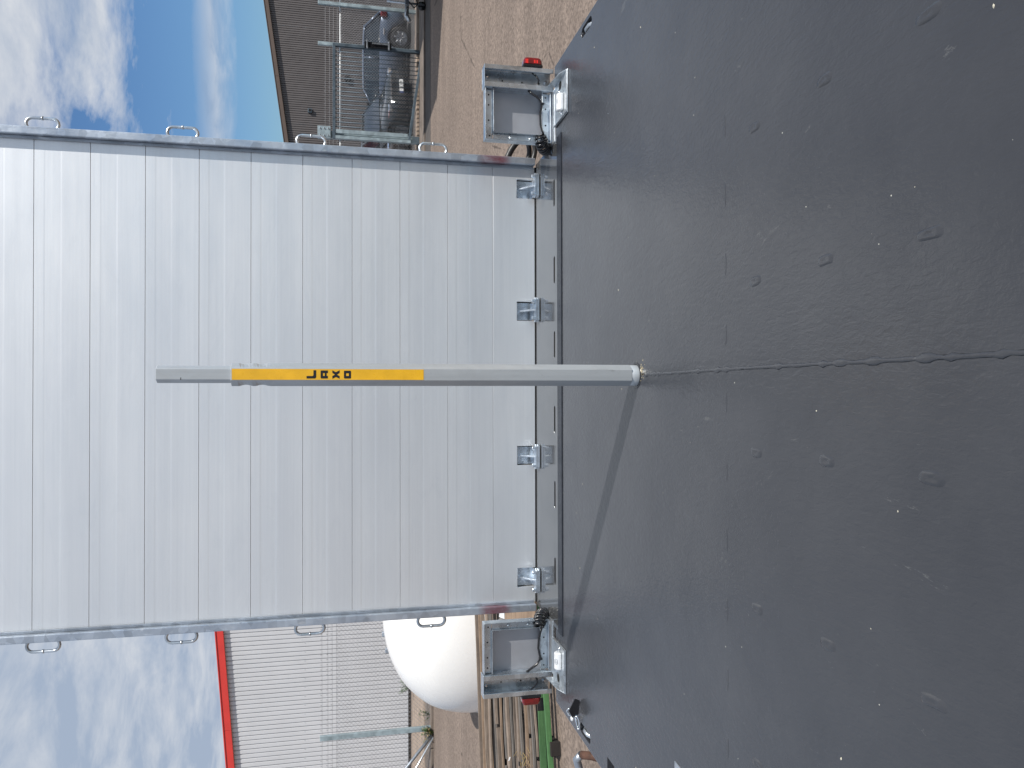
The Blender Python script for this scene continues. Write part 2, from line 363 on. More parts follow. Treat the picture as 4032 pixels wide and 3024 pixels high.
# ------------------------------------------------------------------ buildings
def clad(x0, x1, pitch, depth, ztop, zbot, y, n_per=6, phase=0.0):
    """corrugated sheet facing -y; trapezoid ribs with real depth"""
    prof = [(0.0, 0), (0.70, 0), (0.78, 1), (0.93, 1), (1.0, 0)]
    vs = []; x = x0
    pts = []
    k = 0
    while x < x1 - 1e-6:
        for a, d in prof[:-1]: pts.append((x + a * pitch, y + d * depth))
        x += pitch; k += 1
    pts.append((x, y))
    for a, b in pts: vs.append((a, b, zbot)); vs.append((a, b, ztop(a)))
    fs = [(2 * i, 2 * i + 2, 2 * i + 3, 2 * i + 1) for i in range(len(pts) - 1)]
    return vs, fs
# left hall
LB = empty('industrial_hall', (-9, 23.4, G)); tag(LB, 'pale grey ribbed metal hall with a bright red roof fascia', 'building')
def lz(x): return 4.44 + (x + 6.70) * 0.0795
x = -16.0; k = 0
while x < -1.0:
    vs, fs = clad(x, x + 1.034, 0.1292, 0.032, lz, G + 0.06, 23.4 + 0.002 * (k % 2))
    MB().add([(a + 9, b - 23.4, c - G) for a, b, c in vs], fs).build('wall_sheet', GREYCL, LB, fix=False); x += 1.034; k += 1
def slab(x0, x1, zf0, zf1, y0, y1, ztf, name, mat, par, ox, oy):
    vs = []
    for xx in (x0, x1):
        for yy in (y0, y1):
            for q in (zf0, zf1): vs.append((xx - ox, yy - oy, ztf(xx) + q - G))
    MB().add(vs, [(0, 1, 3, 2), (4, 6, 7, 5), (0, 4, 5, 1), (2, 3, 7, 6), (1, 5, 7, 3), (0, 2, 6, 4)]).build(name, mat, par, bevel=0.004)
xs = [-16.1, -12.9, -9.7, -6.5, -3.3, -0.9]
for a, b in zip(xs, xs[1:]): slab(a + 0.003, b - 0.003, -0.17, 0.03, 23.30, 23.36, lz, 'fascia_board', RED, LB, -9, 23.4)
slab(-16.1, -0.9, 0.032, 0.06, 23.28, 40, lz, 'roof', RED, LB, -9, 23.4)
MB().box((-7, 0.06, 0.0), (8, 16, 4.2)).build('wall', GREYCL, LB)
MB().box((-7, -0.03, 0), (8, 0.05, 0.09)).build('plinth', DARKW, LB)
s_ = MB()
for i in range(0, 118, 2): s_.lathe([(0.0, 0.006), (0.008, 0.005), (0.010, 0.0)], 6, tf=Matrix.Translation((-6.95 + i * 0.1292 + 0.04, -0.004, 3.1)) @ Matrix.Rotation(pi / 2, 4, 'X'))
o = s_.build('rivet', GALVD, LB); tag(o, kind='stuff')
# right hall
RB = empty('industrial_hall', (12, 34, G)); tag(RB, 'grey brown ribbed metal hall behind the gate and parked cars', 'building')
def rz(x): return 3.35 + (x - 10.643) * 0.139
x = 1.0; k = 0
while x < 24:
    vs, fs = clad(x, x + 1.046, 0.0951, 0.030, rz, G + 0.02, 34 + 0.002 * (k % 2))
    MB().add([(a - 12, b - 34, c - G) for a, b, c in vs], fs).build('wall_sheet', BROWNCL, RB, fix=False); x += 1.046; k += 1
xs = [0.9, 5, 9.2, 13.4, 17.6, 21.8, 24.5]
for a, b in zip(xs, xs[1:]): slab(a + 0.003, b - 0.003, -0.12, 0.05, 33.86, 33.96, rz, 'roof_trim', BROWNTR, RB, 12, 34)
slab(0.9, 24.5, 0.052, 0.08, 33.84, 55, rz, 'roof', BROWNTR, RB, 12, 34)
MB().box((-11, 0.06, 0.0), (12, 20, 3.1)).build('wall', BROWNCL, RB)
for (wx, wz, w, h, dk) in ((-0.0, 3.36, 0.14, 0.17, 0), (1.45, 1.76, 0.2, 0.22, 1)):
    v = MB().box((wx - 0.04, -0.10, wz), (wx + w, -0.001, wz + h)).build('vent_hood', GATEM if not dk else BLACK, RB, bevel=0.01)
    MB().box((wx, -0.105, wz + 0.03), (wx + w - 0.03, -0.1005, wz + h - 0.03)).build('grille', DARK, v)
for (a, b, z0, z1) in ((-2.05, -1.15, 0.05, 1.02), (-1.12, -0.9, 0.05, 1.02), (-0.42, 0.55, 0.05, 1.02)):
    f = MB().prism([(a, z0), (b, z0), (b, z1), (a, z1)], -0.06, -0.002, 'y', holes=[[(a + .04, z0 + .04), (b - .04, z0 + .04), (b - .04, z1 - .04), (a + .04, z1 - .04)]]).build('window_frame', BLACK, RB)
    MB().box((a + .04, -0.03, z0 + .04), (b - .04, -0.02, z1 - .04)).build('pane', plain('tinted_window', (0.04, 0.07, 0.075), 0.08, 0, 0.2, 2, 0), f)
MB().tube([(-9, -0.03, 0.5), (-9, -0.03, 3.0)], 0.04, 8).build('drain_pipe', PIPEW, RB)

# ------------------------------------------------------------------ fences
def chain(mb, x0, x1, y, z0, z1, pitch, r, mat):
    """woven wire as crossing diagonals clipped to a rectangle"""
    H = z1 - z0
    def diag(c, s_, yy):
        # line x = c + s*(z-z0)
        za, zb = z0, z1
        for zz in (0, 1):
            pass
        if s_ > 0: ta = max(0, (x0 - c)); tb = min(H, (x1 - c))
        else: ta = max(0, (c - x1)); tb = min(H, (c - x0))
        if tb - ta < 0.02: return
        mb.tube([(c + s_ * ta, yy, z0 + ta), (c + s_ * tb, yy, z0 + tb)], r, 3, mat, caps=False, smooth=False)
    c = x0 - H
    while c < x1: diag(c, 1, y + r * 0.9); c += pitch
    c = x0
    while c < x1 + H: diag(c, -1, y - r * 0.9); c += pitch
def wire(mb, x0, x1, y, z, r, mat, sag=0.02, n=12):
    mb.tube([(x0 + (x1 - x0) * i / n, y, z - sag * math.sin(pi * i / n)) for i in range(n + 1)], r, 4, mat, caps=False)
def barbs(mb, x0, x1, y, z, mat):
    x = x0
    while x < x1:
        mb.tube([(x - .012, y, z - .02), (x + .012, y, z + .02)], 0.003, 3, mat, caps=False); mb.tube([(x - .012, y, z + .02), (x + .012, y, z - .02)], 0.003, 3, mat, caps=False); x += 0.11
FR = empty('mesh_fence', (9, 20.5, G)); tag(FR, 'chain link fence with barbed top wires before the brown grey hall', 'fence')
def rel(mb, ox, oy):
    mb.v = [(a - ox, b - oy, c - G) for a, b, c in mb.v]; return mb
WIREM = galv('fence_wire', (0.34, 0.34, 0.35), 0.5, 10, 0.5)
mb = MB(); chain(mb, 1.2, 15.0, 20.5, G + 0.08, 0.985, 0.075, 0.0035, WIREM)
tag(rel(mb, 9, 20.5).build('wire_mesh', WIREM, FR, fix=False), kind='stuff')
for px_ in (1.2, 3.9, 6.70, 9.02, 10.08, 12.8, 15.0):
    p = rel(MB().box((px_ - 0.045, 20.42, G), (px_ + 0.045, 20.49, 1.53)), 9, 20.5).build('fence_post', POSTM, FR, bevel=0.006)
mb = MB()
for a, b in ((1.2, 6.66), (6.74, 9.9), (9.96, 15.0)):
    rel(MB().tube([(a, 20.55, 0.965), (b, 20.55, 0.965)], 0.028, 8), 9, 20.5).build('top_rail', PIPEW, FR)
for z_ in (1.06, 1.16, 1.255, 1.365):
    mb = MB(); wire(mb, 1.2, 15, 20.46, z_, 0.0035, WIREM); barbs(mb, 1.3, 14.9, 20.46, z_, WIREM); rel(mb, 9, 20.5).build('barbed_wire', WIREM, FR, fix=False)
# gate leaf, tapered at its foot
GT = empty('metal_gate', (7.6, 20.0, G)); tag(GT, 'grey steel gate leaf with thin upright bars and a sloping bottom rail', 'gate')
def gb(x): return -0.79 + (x - 6.50) * (-1.13 + 0.79) / (8.85 - 6.50)
def gbox(x0, x1, z0, z1, nm, mat=GATEM, y0=19.97, y1=20.03): return rel(MB().box((x0, y0, z0), (x1, y1, z1)), 7.6, 20.0).build(nm, mat, GT, bevel=0.004)
gbox(6.42, 8.86, 1.08, 1.15, 'top_rail')
gbox(6.42, 6.50, gb(6.46) - .04, 1.078, 'frame_stile', POSTM); gbox(6.56, 6.66, gb(6.6) + .06, 1.076, 'frame_stile', POSTM, 19.98, 20.02); gbox(8.78, 8.86, gb(8.86) + .03, 1.078, 'frame_stile')
mb = MB().add([(a - 7.6, b - 20.0, c - G) for a, b, c in [(6.50, 19.965, gb(6.5) - .03), (8.86, 19.965, gb(8.86) - .03), (8.86, 20.035, gb(8.86) - .03), (6.50, 20.035, gb(6.5) - .03), (6.50, 19.965, gb(6.5) + .04), (8.86, 19.965, gb(8.86) + .04), (8.86, 20.035, gb(8.86) + .04), (6.50, 20.035, gb(6.5) + .04)]], [(0, 3, 2, 1), (4, 5, 6, 7), (0, 1, 5, 4), (1, 2, 6, 5), (2, 3, 7, 6), (3, 0, 4, 7)]).build('bottom_rail', GATEM, GT, bevel=0.004)
for i in range(19):
    xx = 6.74 + i * 0.1125
    rel(MB().tube([(xx, 20.0, gb(xx) + .03), (xx, 20.0, 1.085)], 0.0105, 6), 7.6, 20.0).build('gate_bar', GATEM, GT)
lk = gbox(8.79, 8.93, -0.32, 0.36, 'lock_case', BLACK, 19.90, 19.965); gbox(8.87, 8.90, -0.26, 0.16, 'latch_bar', GALVB, 19.86, 19.895)
gbox(8.76, 8.96, 0.27, 0.31, 'bracket', GALVB, 19.86, 19.93); gbox(8.76, 8.96, -0.28, -0.24, 'bracket', GALVB, 19.86, 19.93)
# gate post with bolted plate
p = empty('gate_post', (6.55, 20.15, G)); tag(p, 'stout galvanised gate post with bolted hinge plate at its top', 'gate post')
MB().box((-0.09, -0.06, 0), (0.09, 0.06, 2.60)).build('post', POSTM, p, bevel=0.006)
MB().box((-0.14, -0.20, 2.30), (0.16, -0.062, 2.62)).build('hinge_plate', POSTM, p, bevel=0.005)
for i in range(3):
    for q in (-0.08, 0.10): MB().lathe([(0, 0.025), (0.018, 0.02), (0.018, 0)], 6, tf=Matrix.Translation((q, -0.201, 2.36 + i * 0.1)) @ Matrix.Rotation(pi / 2, 4, 'X'), smooth=False).build('bolt', CHROME, p)
# left fence
FL = empty('mesh_fence', (-7.6, 17.39, G)); tag(FL, 'galvanised chain link fence before the pale hall with red fascia', 'fence')
mb = MB(); chain(mb, -15, -2.0, 17.39, G + 0.06, 1.03, 0.088, 0.0029, WIREM); tag(rel(mb, -7.6, 17.39).build('wire_mesh', WIREM, FL, fix=False), kind='stuff')
for px_ in (-14.2, -11.0, -7.575, -4.3): rel(MB().box((px_ - 0.055, 17.31, G), (px_ + 0.055, 17.38, 1.37)), -7.6, 17.39).build('fence_post', POSTM, FL, bevel=0.006)
for z_ in (1.03, 1.128, 1.22, 1.345):
    mb = MB(); wire(mb, -15, -2, 17.36, z_, 0.0035, WIREM)
    if z_ > 1.05: barbs(mb, -14.9, -2.1, 17.36, z_, WIREM)
    rel(mb, -7.6, 17.39).build('barbed_wire' if z_ > 1.05 else 'top_wire', WIREM, FL, fix=False)
rel(MB().tube([(-7.70, 17.26, -1.06), (-9.6, 17.26, 0.55)], 0.036, 8), -7.6, 17.39).build('brace', GALVD, FL)
rel(MB().tube([(-7.68, 17.10, -1.08), (-9.3, 17.1, -0.10)], 0.024, 8), -7.6, 17.39).build('brace', GALVB, FL)

# weeds
def weed(loc, hh, nn, seed, label, dry=0.2, spread=0.25):
    rnd = random.Random(seed); e = empty('weed', loc); tag(e, label, 'weed'); st = MB(); lf = MB(); dr = MB()
    for i in range(nn):
        a = rnd.uniform(0, 2 * pi); d = rnd.uniform(0.1, 1) * spread; h = hh * rnd.uniform(0.4, 1)
        tip = Vector((cos(a) * d, sin(a) * d * 0.6, h)); st.tube([(0, 0, 0), tip * 0.5 + Vector((0, 0, h * 0.1)), tip], [0.006, 0.004, 0.002], 4)
        for j in range(7):
            t = rnd.uniform(0.3, 1); c = tip * t; an = rnd.uniform(0, 2 * pi); L = rnd.uniform(0.03, 0.075); w = L * 0.42
            dv = Vector((cos(an), sin(an), rnd.uniform(-.4, .5))).normalized(); sd = dv.cross(Vector((0, 0, 1))).normalized() * w
            (dr if rnd.random() < dry else lf).add([c, c + dv * L * .5 + sd, c + dv * L, c + dv * L * .5 - sd + Vector((0, 0, .008))], [(0, 1, 2, 3)])
    st.build('stem', LEAF, e); tag(lf.build('leaf', LEAF, e, fix=False), kind='stuff')
    if dr.v: tag(dr.build('dry_leaf', DRY, e, fix=False), kind='stuff')
weed((-7.62, 17.22, G), 0.30, 16, 1, 'small green and rusty weed growing at the foot of the fence post', 0.35, 0.22)
weed((-7.35, 17.5, G), 0.34, 7, 4, 'taller leafy weed sprig just behind the fence post', 0.1, 0.2)
weed((-8.35, 22.0, G), 0.5, 26, 2, 'low green weed clump between the hall wall and the white dome', 0.05, 0.40)

# ------------------------------------------------------------------ white fibreglass dome
def dome():
    e = empty('fibreglass_cover', (-3.07, 11.3, G)); tag(e, 'large white rounded fibreglass cover behind the timber pile', 'cover')
    A, B, H = 1.60, 1.15, 1.40; rings = []; NU = 64; NV = 26
    vs = []; fs = []
    for j in range(NV + 1):
        t = j / NV * pi / 2
        for i in range(NU):
            a = 2 * pi * i / NU
            def se(c, ex): return math.copysign(abs(c) ** ex, c)
            rr = se(cos(t), 0.83); z = H * se(sin(t), 0.83)
            k = 1.0
            for (q, w, d) in ((0.62, 0.035, 0.012), (0.36, 0.05, 0.010)):
                k += d * math.tanh((t / (pi / 2) - q) / w * -1) * 0.5
            vs.append((A * rr * se(cos(a), 0.92) * k, B * rr * se(sin(a), 0.92) * k, z))
    for j in range(NV):
        for i in range(NU):
            l = (i + 1) % NU; fs.append((j * NU + i, j * NU + l, (j + 1) * NU + l, (j + 1) * NU + i))
    MB().add(vs, fs, smooth=True).build('shell', WHITEF, e)
    rim = [(1.625 * cos(2 * pi * i / 48), 1.175 * sin(2 * pi * i / 48), 0.03) for i in range(48)]
    MB().tube(rim, 0.028, 6, closed=True).build('rim', WHITEF, e)
    for (x_, z_) in ((-0.20, 1.365), (-0.46, 1.345), (-0.70, 1.30)):
        MB().box((x_ - .035, -.03, z_), (x_ + .035, .03, z_ + 0.055)).build('fitting', GALVD, e, bevel=0.01)
dome()

# ------------------------------------------------------------------ timber pile
def timber():
    ang = radians(13); ca, sa = cos(ang), sin(ang)
    O = Vector((-2.95, 6.93, G)); dx = Vector((ca, sa, 0)); dy = Vector((-sa, ca, 0))
    rnd = random.Random(11)
    # rows: distance back, height of board top, board height, thickness, kind
    M_ = {'w': WOODS[0], 't': WOODS[1], 'g': WOODS[2], 'd': DARKW, 'n': GREENP}
    LK = {'w': 'grey brown weathered', 't': 'orange tan', 'g': 'silvery grey', 'd': 'shade dark', 'n': 'green painted'}
    ORD = ['front', 'second', 'third', 'fourth', 'fifth', 'sixth', 'seventh', 'eighth', 'ninth', 'tenth', 'eleventh', 'twelfth', 'thirteenth', 'fourteenth', 'fifteenth', 'sixteenth', 'seventeenth', 'eighteenth', 'nineteenth', 'twentieth', 'twenty-first', 'twenty-second', 'twenty-third', 'twenty-fourth']
    def board(nm, bk, z0, h, t, a, b, mt, lab):
        c = O + dx * ((a + b) / 2) + dy * bk + Vector((0, 0, z0)); L = b - a; m = MB(); n = 10; rings = []; ph = rnd.uniform(0, 6)
        for k in range(n + 1):
            x_ = -L / 2 + L * k / n; wv = 0.005 * sin(k * 1.1 + ph); wz = 0.004 * cos(k * .9 + ph) ; e1 = rnd.uniform(-.002, .002)
            rings.append([(x_, wv + e1, wz), (x_, wv + t, wz), (x_, wv + t + e1, wz + h), (x_, wv, wz + h + e1)])
        o = m.loft(rings, smooth=False).build(nm, M_[mt], None, bevel=0.003, loc=c)
        o.rotation_euler = (rnd.uniform(-.09, .09), rnd.uniform(-.008, .008), ang + rnd.uniform(-.022, .022)); tag(o, lab, nm.split('_')[1], 'planks in the timber pile')
    board('timber_beam', 0.03, 0.10, 0.062, 0.036, -2.2, 1.6, 'n', 'bright green painted timber beam on edge at the front of the pile')
    board('timber_plank', -0.06, 0.07, 0.05, 0.035, -2.1, 1.9, 'n', 'thin green painted batten, frontmost and lowest in the timber pile')
    gbm = [x for x in COL.objects if x.name.startswith('timber_beam')][0]
    for q in (.32, .50): MB().box((q - .055, -.003, -.003), (q + .055, .039, .066)).build('shadow_band', BLACK, gbm)  # dark bands that paint shadow across the green beam
    # back, top height, height, thickness, [(a, b, kind)...]
    R_ = [('w', [(-2.3, -.50), (-.46, .72)]), ('g', [(-2.2, .66)]), ('w', [(-1.9, -.32), (-.28, .70)]), ('t', [(-2.3, -.85), (-.82, .62)]), ('g', [(-2.1, .72)]), ('w', [(-2.3, -1.0), (-.80, .74)]),
          ('w', [(-.78, .72), (-2.3, -1.25)]), ('g', [(-.92, .76)]), ('w', [(-1.02, .73)]), ('g', [(-.60, .70), (-2.2, -.66)]), ('t', [(-2.2, .70)]), ('w', [(-2.4, -.34), (-.30, .72)]), ('g', [(-2.3, 1.5)]),
          ('w', [(-2.4, 1.6)]), ('t', [(-2.3, 1.4)]), ('w', [(-2.4, -.9), (-.86, 1.7)]), ('t', [(-2.5, 1.6)]), ('w', [(-2.5, 1.7)])]
    for i, (mt, pcs) in enumerate(R_):
        bk = .155 + i * .076 + rnd.uniform(-.012, .012); zt = .165 + i * .0195 + rnd.uniform(-.008, .008)
        for q, (a, b) in enumerate(pcs):
            h = rnd.choice((.022, .026, .032, .040)); t = rnd.choice((.026, .032, .045)) if i not in (5, 8, 11) else .085
            if i > 13: h, t = .045, .024
            sd = '' if len(pcs) == 1 else (', its left piece' if a < -1.0 else ', its right piece')
            board('timber_plank', bk + rnd.uniform(-.008, .008), zt - h + rnd.uniform(-.006, .006), h, t, a, b, mt, f"{LK[mt]} plank in the {ORD[i]} row back from the green beam{sd}")
    for i in range(9):  # dark inner planks added to paint the shade in the gaps
        board('timber_plank', .20 + i * .145, .095 + i * .030, .022, .11, -2.3, 1.3, 'd', f"dark plank added as gap shade deep in the timber pile, {ORD[i] if i else 'nearest'} one from the front")
    # bearers
    for x_ in (-1.9, -0.35, 1.2):
        m = MB().box((-.06, -.1, 0), (.06, 1.75, 0.095)); o = m.build('timber_bearer', DARKW, None, bevel=0.004, loc=O + dx * x_); o.rotation_euler.z = ang
        tag(o, f"short dark block carrying the {'left end' if x_ < -1 else 'middle' if x_ < 1 else 'right end'} of the timber pile", 'timber', 'bearers under the timber pile')
    # chipped sheets and stub ends seen beside the ramp
    m = MB(); m.prism([(0, 0), (0.62, 0.02), (0.60, 0.50), (0.30, 0.47), (0.02, 0.52), (-0.03, 0.2)], 0.0, 0.025, 'z'); o = m.build('plywood_offcut', WOODS[1], None, bevel=0.003, loc=(-2.32, 6.6, -0.86)); o.rotation_euler = (radians(24), 0, 0.1); tag(o, 'brown splintered plywood offcut leaning at the right end of the timber pile', 'plywood')
    m = MB(); m.box((0, 0, 0), (0.09, 0.30, 0.10)); o = m.build('timber_stub', WOODS[2], None, bevel=0.004, loc=(-2.27, 7.35, -0.80)); o.rotation_euler = (0, 0, 0.5); tag(o, 'short grey timber stub end beside the plywood offcut', 'timber')
    m = MB(); m.prism([(0, 0), (0.10, 0.015), (0.09, 0.10), (0.01, 0.11)], 0, 0.003, 'z'); o = m.build('paper_tag', PIPEW, None, loc=(-2.23, 7.31, -0.695)); o.rotation_euler = (0.3, 0.1, 0.2); tag(o, 'torn white paper tag stapled on the grey timber stub', 'tag')
    # dry straw in the pile
    m = MB()
    for i in range(160):
        c = O + dx * rnd.uniform(-.95, -.45) + dy * rnd.uniform(.3, .62) + Vector((0, 0, rnd.uniform(.16, .27))); a = rnd.uniform(0, 6.28); d = Vector((cos(a), sin(a), rnd.uniform(-.2, .6))) * rnd.uniform(.03, .08)
        m.tube([c, c + d], 0.0022, 3, caps=False)
    tag(m.build('dry_straw', DRY, None, fix=False), 'tuft of dry yellow straw caught between the planks', 'straw', kind='stuff')
    for i, (a_, b_, z_, nm) in enumerate(((-0.9, .62, .262, 'upper'), (-1.25, 1.0, .372, 'middle'), (-0.5, 0.45, .36, 'right'), (-0.75, 0.33, .29, 'lower'))):
        c = O + dx * a_ + dy * b_ + Vector((0, 0, z_)); m = MB().prism([(0, 0), (.05, .01), (.045, .045), (.0, .035)], 0, .003, 'z'); o = m.build('paper_scrap', PIPEW, None, loc=c); o.rotation_euler = (.2 * i, .1, i * .9)
        tag(o, f'small torn white paper scrap stuck on a plank of the timber pile, {nm} one', 'paper', 'paper scraps on the timber pile')
timber()

# ------------------------------------------------------------------ cars
def car_paint(name, col, metal=0.4, rough=0.25): return plain(name, col, rough, metal, 0.05, 3, 0, coat=1.0)
def make_car(name, label, loc, rz_, L, Wd, Hh, paint, hood=0.95, boot=0.35, belt=0.92, plate=None, lower=None):
    e = empty(name, loc, rz_); tag(e, label, 'car', 'cars parked behind the mesh fence')
    hw = Wd / 2; gc = 0.20
    # stations along x: front at +L/2
    def top(x):
        u = (L / 2 - x)                      # distance from the nose
        if u < 0.10: return 0.62 + u * 1.2
        if u < hood: return 0.74 + (u - .1) / (hood - .1) * (belt - 0.76)
        return belt + 0.03 * min(1, (u - hood))
    def wid(x):
        u = min(L / 2 - x, x + L / 2); return hw * (1 - 0.30 * max(0, 1 - u / 0.55) ** 2)
    n = 26; rings = []
    wx = (L / 2 - 0.80, -L / 2 + 0.75); wr = 0.355
    for i in range(n + 1):
        x = L / 2 - L * i / n; w = wid(x); t = top(x); zb = gc + (0.10 if i in (0, n) else 0.0)
        for c in wx:
            d = abs(x - c)
            if d < wr: zb = max(zb, 0.31 + math.sqrt(max(0, wr ** 2 - d ** 2)) - 0.0)
        hb = min(zb, t - .12)
        r = []
        prof = [(0.0, hb), (0.80, hb), (0.97, hb + .02), (1.0, max(hb + .05, 0.45)), (1.0, max(hb + .07, 0.62)), (0.95, t - 0.07), (0.86, t - .01), (0.45, t + .02), (0, t + 0.03)]
        full = [(a, z) for a, z in prof] + [(-a, z) for a, z in reversed(prof[1:-1])]
        rings.append([(x, a * w, z) for a, z in full])
    MB().loft(rings).build('body', paint, e)
    # greenhouse
    x1 = L / 2 - hood; x0 = -L / 2 + boot; fr = x1 - 0.80; rr = x0 + 0.42
    def gring(x, z0, z1, w0, w1): return [(x, -w0, z0), (x, w0, z0), (x, w1, z1), (x, -w1, z1)]
    zb = belt + .02; zr = Hh - 0.05; wb = hw * 0.86; wt = hw * 0.66
    g = MB(); q = [(x1, -wb, zb), (x1, wb, zb), (x0, wb * .95, zb), (x0, -wb * .95, zb), (fr, -wt, zr), (fr, wt, zr), (rr, wt, zr), (rr, -wt, zr)]
    g.add(q, [(0, 1, 5, 4), (1, 2, 6, 5), (2, 3, 7, 6), (3, 0, 4, 7), (4, 5, 6, 7)]).build('windows', GLASSD, e)
    rf = MB(); pr = []
    for i in range(9):
        t = i / 8; x = fr + 0.05 + (rr - .05 - fr - 0.05) * t; h = zr + 0.045 * sin(pi * (0.15 + 0.7 * t)); w = wt + .015
        pr.append([(x, -w, zr - .012), (x, -w * .9, h), (x, 0, h + .02), (x, w * .9, h), (x, w, zr - .012)])
    rf.loft(pr, caps=True).build('roof', paint, e)
    def pillar(a, b, r=0.028):
        MB().tube([a, b], r, 6).build('pillar', paint, e)
    for s_ in (-1, 1):
        pillar((x1, s_ * wb, zb), (fr, s_ * wt, zr)); pillar((x0, s_ * wb * .95, zb), (rr, s_ * wt, zr), 0.04)
        xm = (fr + rr) / 2 - .05; pillar((xm, s_ * wb * .985, zb), (xm, s_ * (wt + .005), zr), 0.026)
        MB().tube([(x1, s_ * (wb + .006), zb), (x0, s_ * (wb * .95 + .006), zb)], 0.012, 5).build('window_trim', BLACK, e)
        m = MB(); m.lathe([(0, -0.05), (.06, -.045), (.085, 0), (.06, .045), (0, .05)], 10, tf=Matrix.Translation((x1 - .18, s_ * (hw + .07), zb + .06)) @ Matrix.Scale(0.6, 4, (1, 0, 0)) @ Matrix.Rotation(pi / 2, 4, 'Y')).build('mirror', paint, e)
        for xh in (fr - .05, xm - .75): MB().box((xh - .09, s_ * (hw * .985), .80), (xh + .09, s_ * (hw + .018), .835)).build('door_handle', CHROME, e, bevel=.008)
        MB().box((L / 2 - .42, s_ * hw * .60, .60), (L / 2 - .10, s_ * hw * .93, .73)).build('headlight', CHROME, e, bevel=.03, seg=2)
        MB().box((-L / 2 + .02, s_ * hw * .60, .72), (-L / 2 + .22, s_ * hw * .93, .92)).build('tail_light', REDLENS, e, bevel=.03)
        for c in wx:
            w_ = MB().lathe([(.20, -.10), (.29, -.105), (.315, -.07), (.315, .07), (.29, .105), (.20, .10)], 26, tf=Matrix.Translation((c, s_ * (hw - .12), .315)) @ Matrix.Rotation(pi / 2, 4, 'X')).build('wheel', TYRE, e)
            rm = MB(); rm.lathe([(0, .075 * -s_), (.03, .08 * -s_), (.05, .055 * -s_), (.06, .03 * -s_), (.205, .03 * -s_), (.21, .1 * -s_)], 20, tf=Matrix.Translation((c, s_ * (hw - .12), .315)) @ Matrix.Rotation(pi / 2, 4, 'X'))
            for k in range(7):
                a = 2 * pi * k / 7; rm.tube([(c, s_ * (hw - .06), .315), (c + .2 * cos(a), s_ * (hw - .03), .315 + .2 * sin(a))], .018, 5)
            rm.build('rim', RIM, w_)
    MB().box((-L / 2 + .25, -hw + .1, .13), (L / 2 - .2, hw - .1, .34)).build('underbody', DARK, e)
    MB().box((L / 2 - .05, -hw * .42, .50), (L / 2 + .008, hw * .42, .63)).build('grille', BLACK, e, bevel=.015)
    MB().box((L / 2 - .12, -hw * .80, .24), (L / 2 + .03, hw * .80, .44)).build('bumper', lower or BLACK, e, bevel=.03)
    MB().box((L / 2 + .004, -hw * .44, .632), (L / 2 + .018, hw * .44, .650)).build('grille_trim', CHROME, e)
    if plate:
        p = MB().box((L / 2 + .031, -.26, .29), (L / 2 + .042, .26, .40)).build('number_plate', PIPEW, e, bevel=.004)
        MB().box((L / 2 + .0425, -.258, .292), (L / 2 + .045, -.21, .398)).build('blue_band', plain('plate_blue', (.02, .08, .45), .4, 0, 0, 5, 0), p)
        cu = bpy.data.curves.new('plate_text', 'FONT'); cu.body = plate; cu.size = 0.105; cu.extrude = .001; cu.align_x = 'CENTER'; cu.align_y = 'CENTER'
        to = bpy.data.objects.new('plate_text', cu); COL.objects.link(to); dg = bpy.context.evaluated_depsgraph_get(); me = bpy.data.meshes.new_from_object(to.evaluated_get(dg)); bpy.data.objects.remove(to)
        me.materials.clear(); me.materials.append(INK); t2 = bpy.data.objects.new('plate_characters', me); COL.objects.link(t2); t2.parent = p; t2.location = (L / 2 + .046, .03, .345); t2.rotation_euler = (pi / 2, 0, pi / 2)
    return e
SILVER = car_paint('silver_blue_paint', (0.075, 0.10, 0.145), 0.35); NAVY = car_paint('dark_blue_paint', (0.016, 0.021, 0.025), 0.1, 0.18); CHAR = car_paint('charcoal_brown_paint', (0.035, 0.028, 0.026), 0.3, 0.2)
make_car('parked_car', 'silver blue hatchback, its tail to the right, parked behind the mesh fence', (9.75, 24.5, G), radians(157), 4.1, 1.74, 1.43, SILVER, 1.0, 0.10)
make_car('parked_car', 'dark car with pale reflections and a white number plate behind the gate bars', (7.95, 24.55, G), radians(-66), 4.5, 1.80, 1.46, NAVY, 1.05, 0.30, plate='ES 129')
make_car('parked_car', 'charcoal car partly hidden by the edge of the ramp', (6.2, 24.7, G), radians(-80), 4.4, 1.78, 1.46, CHAR, 1.0, 0.3)

# trailer coupling at the picture's right-hand border
e = empty('parked_trailer', (10.6, 18.7, G)); tag(e, 'pale trailer with a silver coupling standing on the pavement before the fence', 'trailer')
MB().box((-.55, -.7, .60), (3.2, .8, 1.75)).build('box_body', PIPEW, e, bevel=.03)
MB().box((-1.25, -.05, .42), (0.4, .05, .52)).build('drawbar', GALVD, e, bevel=.006); MB().tube([(-1.28, 0, .47), (-1.50, 0, .48), (-1.62, 0, .40)], [.05, .055, .045], 10).build('coupling', GALVB, e)
MB().tube([(-1.15, .07, .04), (-1.15, .07, .95)], .028, 8).build('jockey_post', GALVB, e); MB().lathe([(0, -.03), (.10, -.03), (.10, .03), (0, .03)], 16, tf=Matrix.Translation((-1.15, .14, .10)) @ Matrix.Rotation(pi / 2, 4, 'X')).build('jockey_wheel', BLACK, e)
MB().tube([(-1.05, .02, .5), (-1.2, -.05, .40), (-1.30, -.03, .30), (-1.2, .0, .22), (-1.0, 0, .25)], .016, 6).build('cable', BLACK, e)
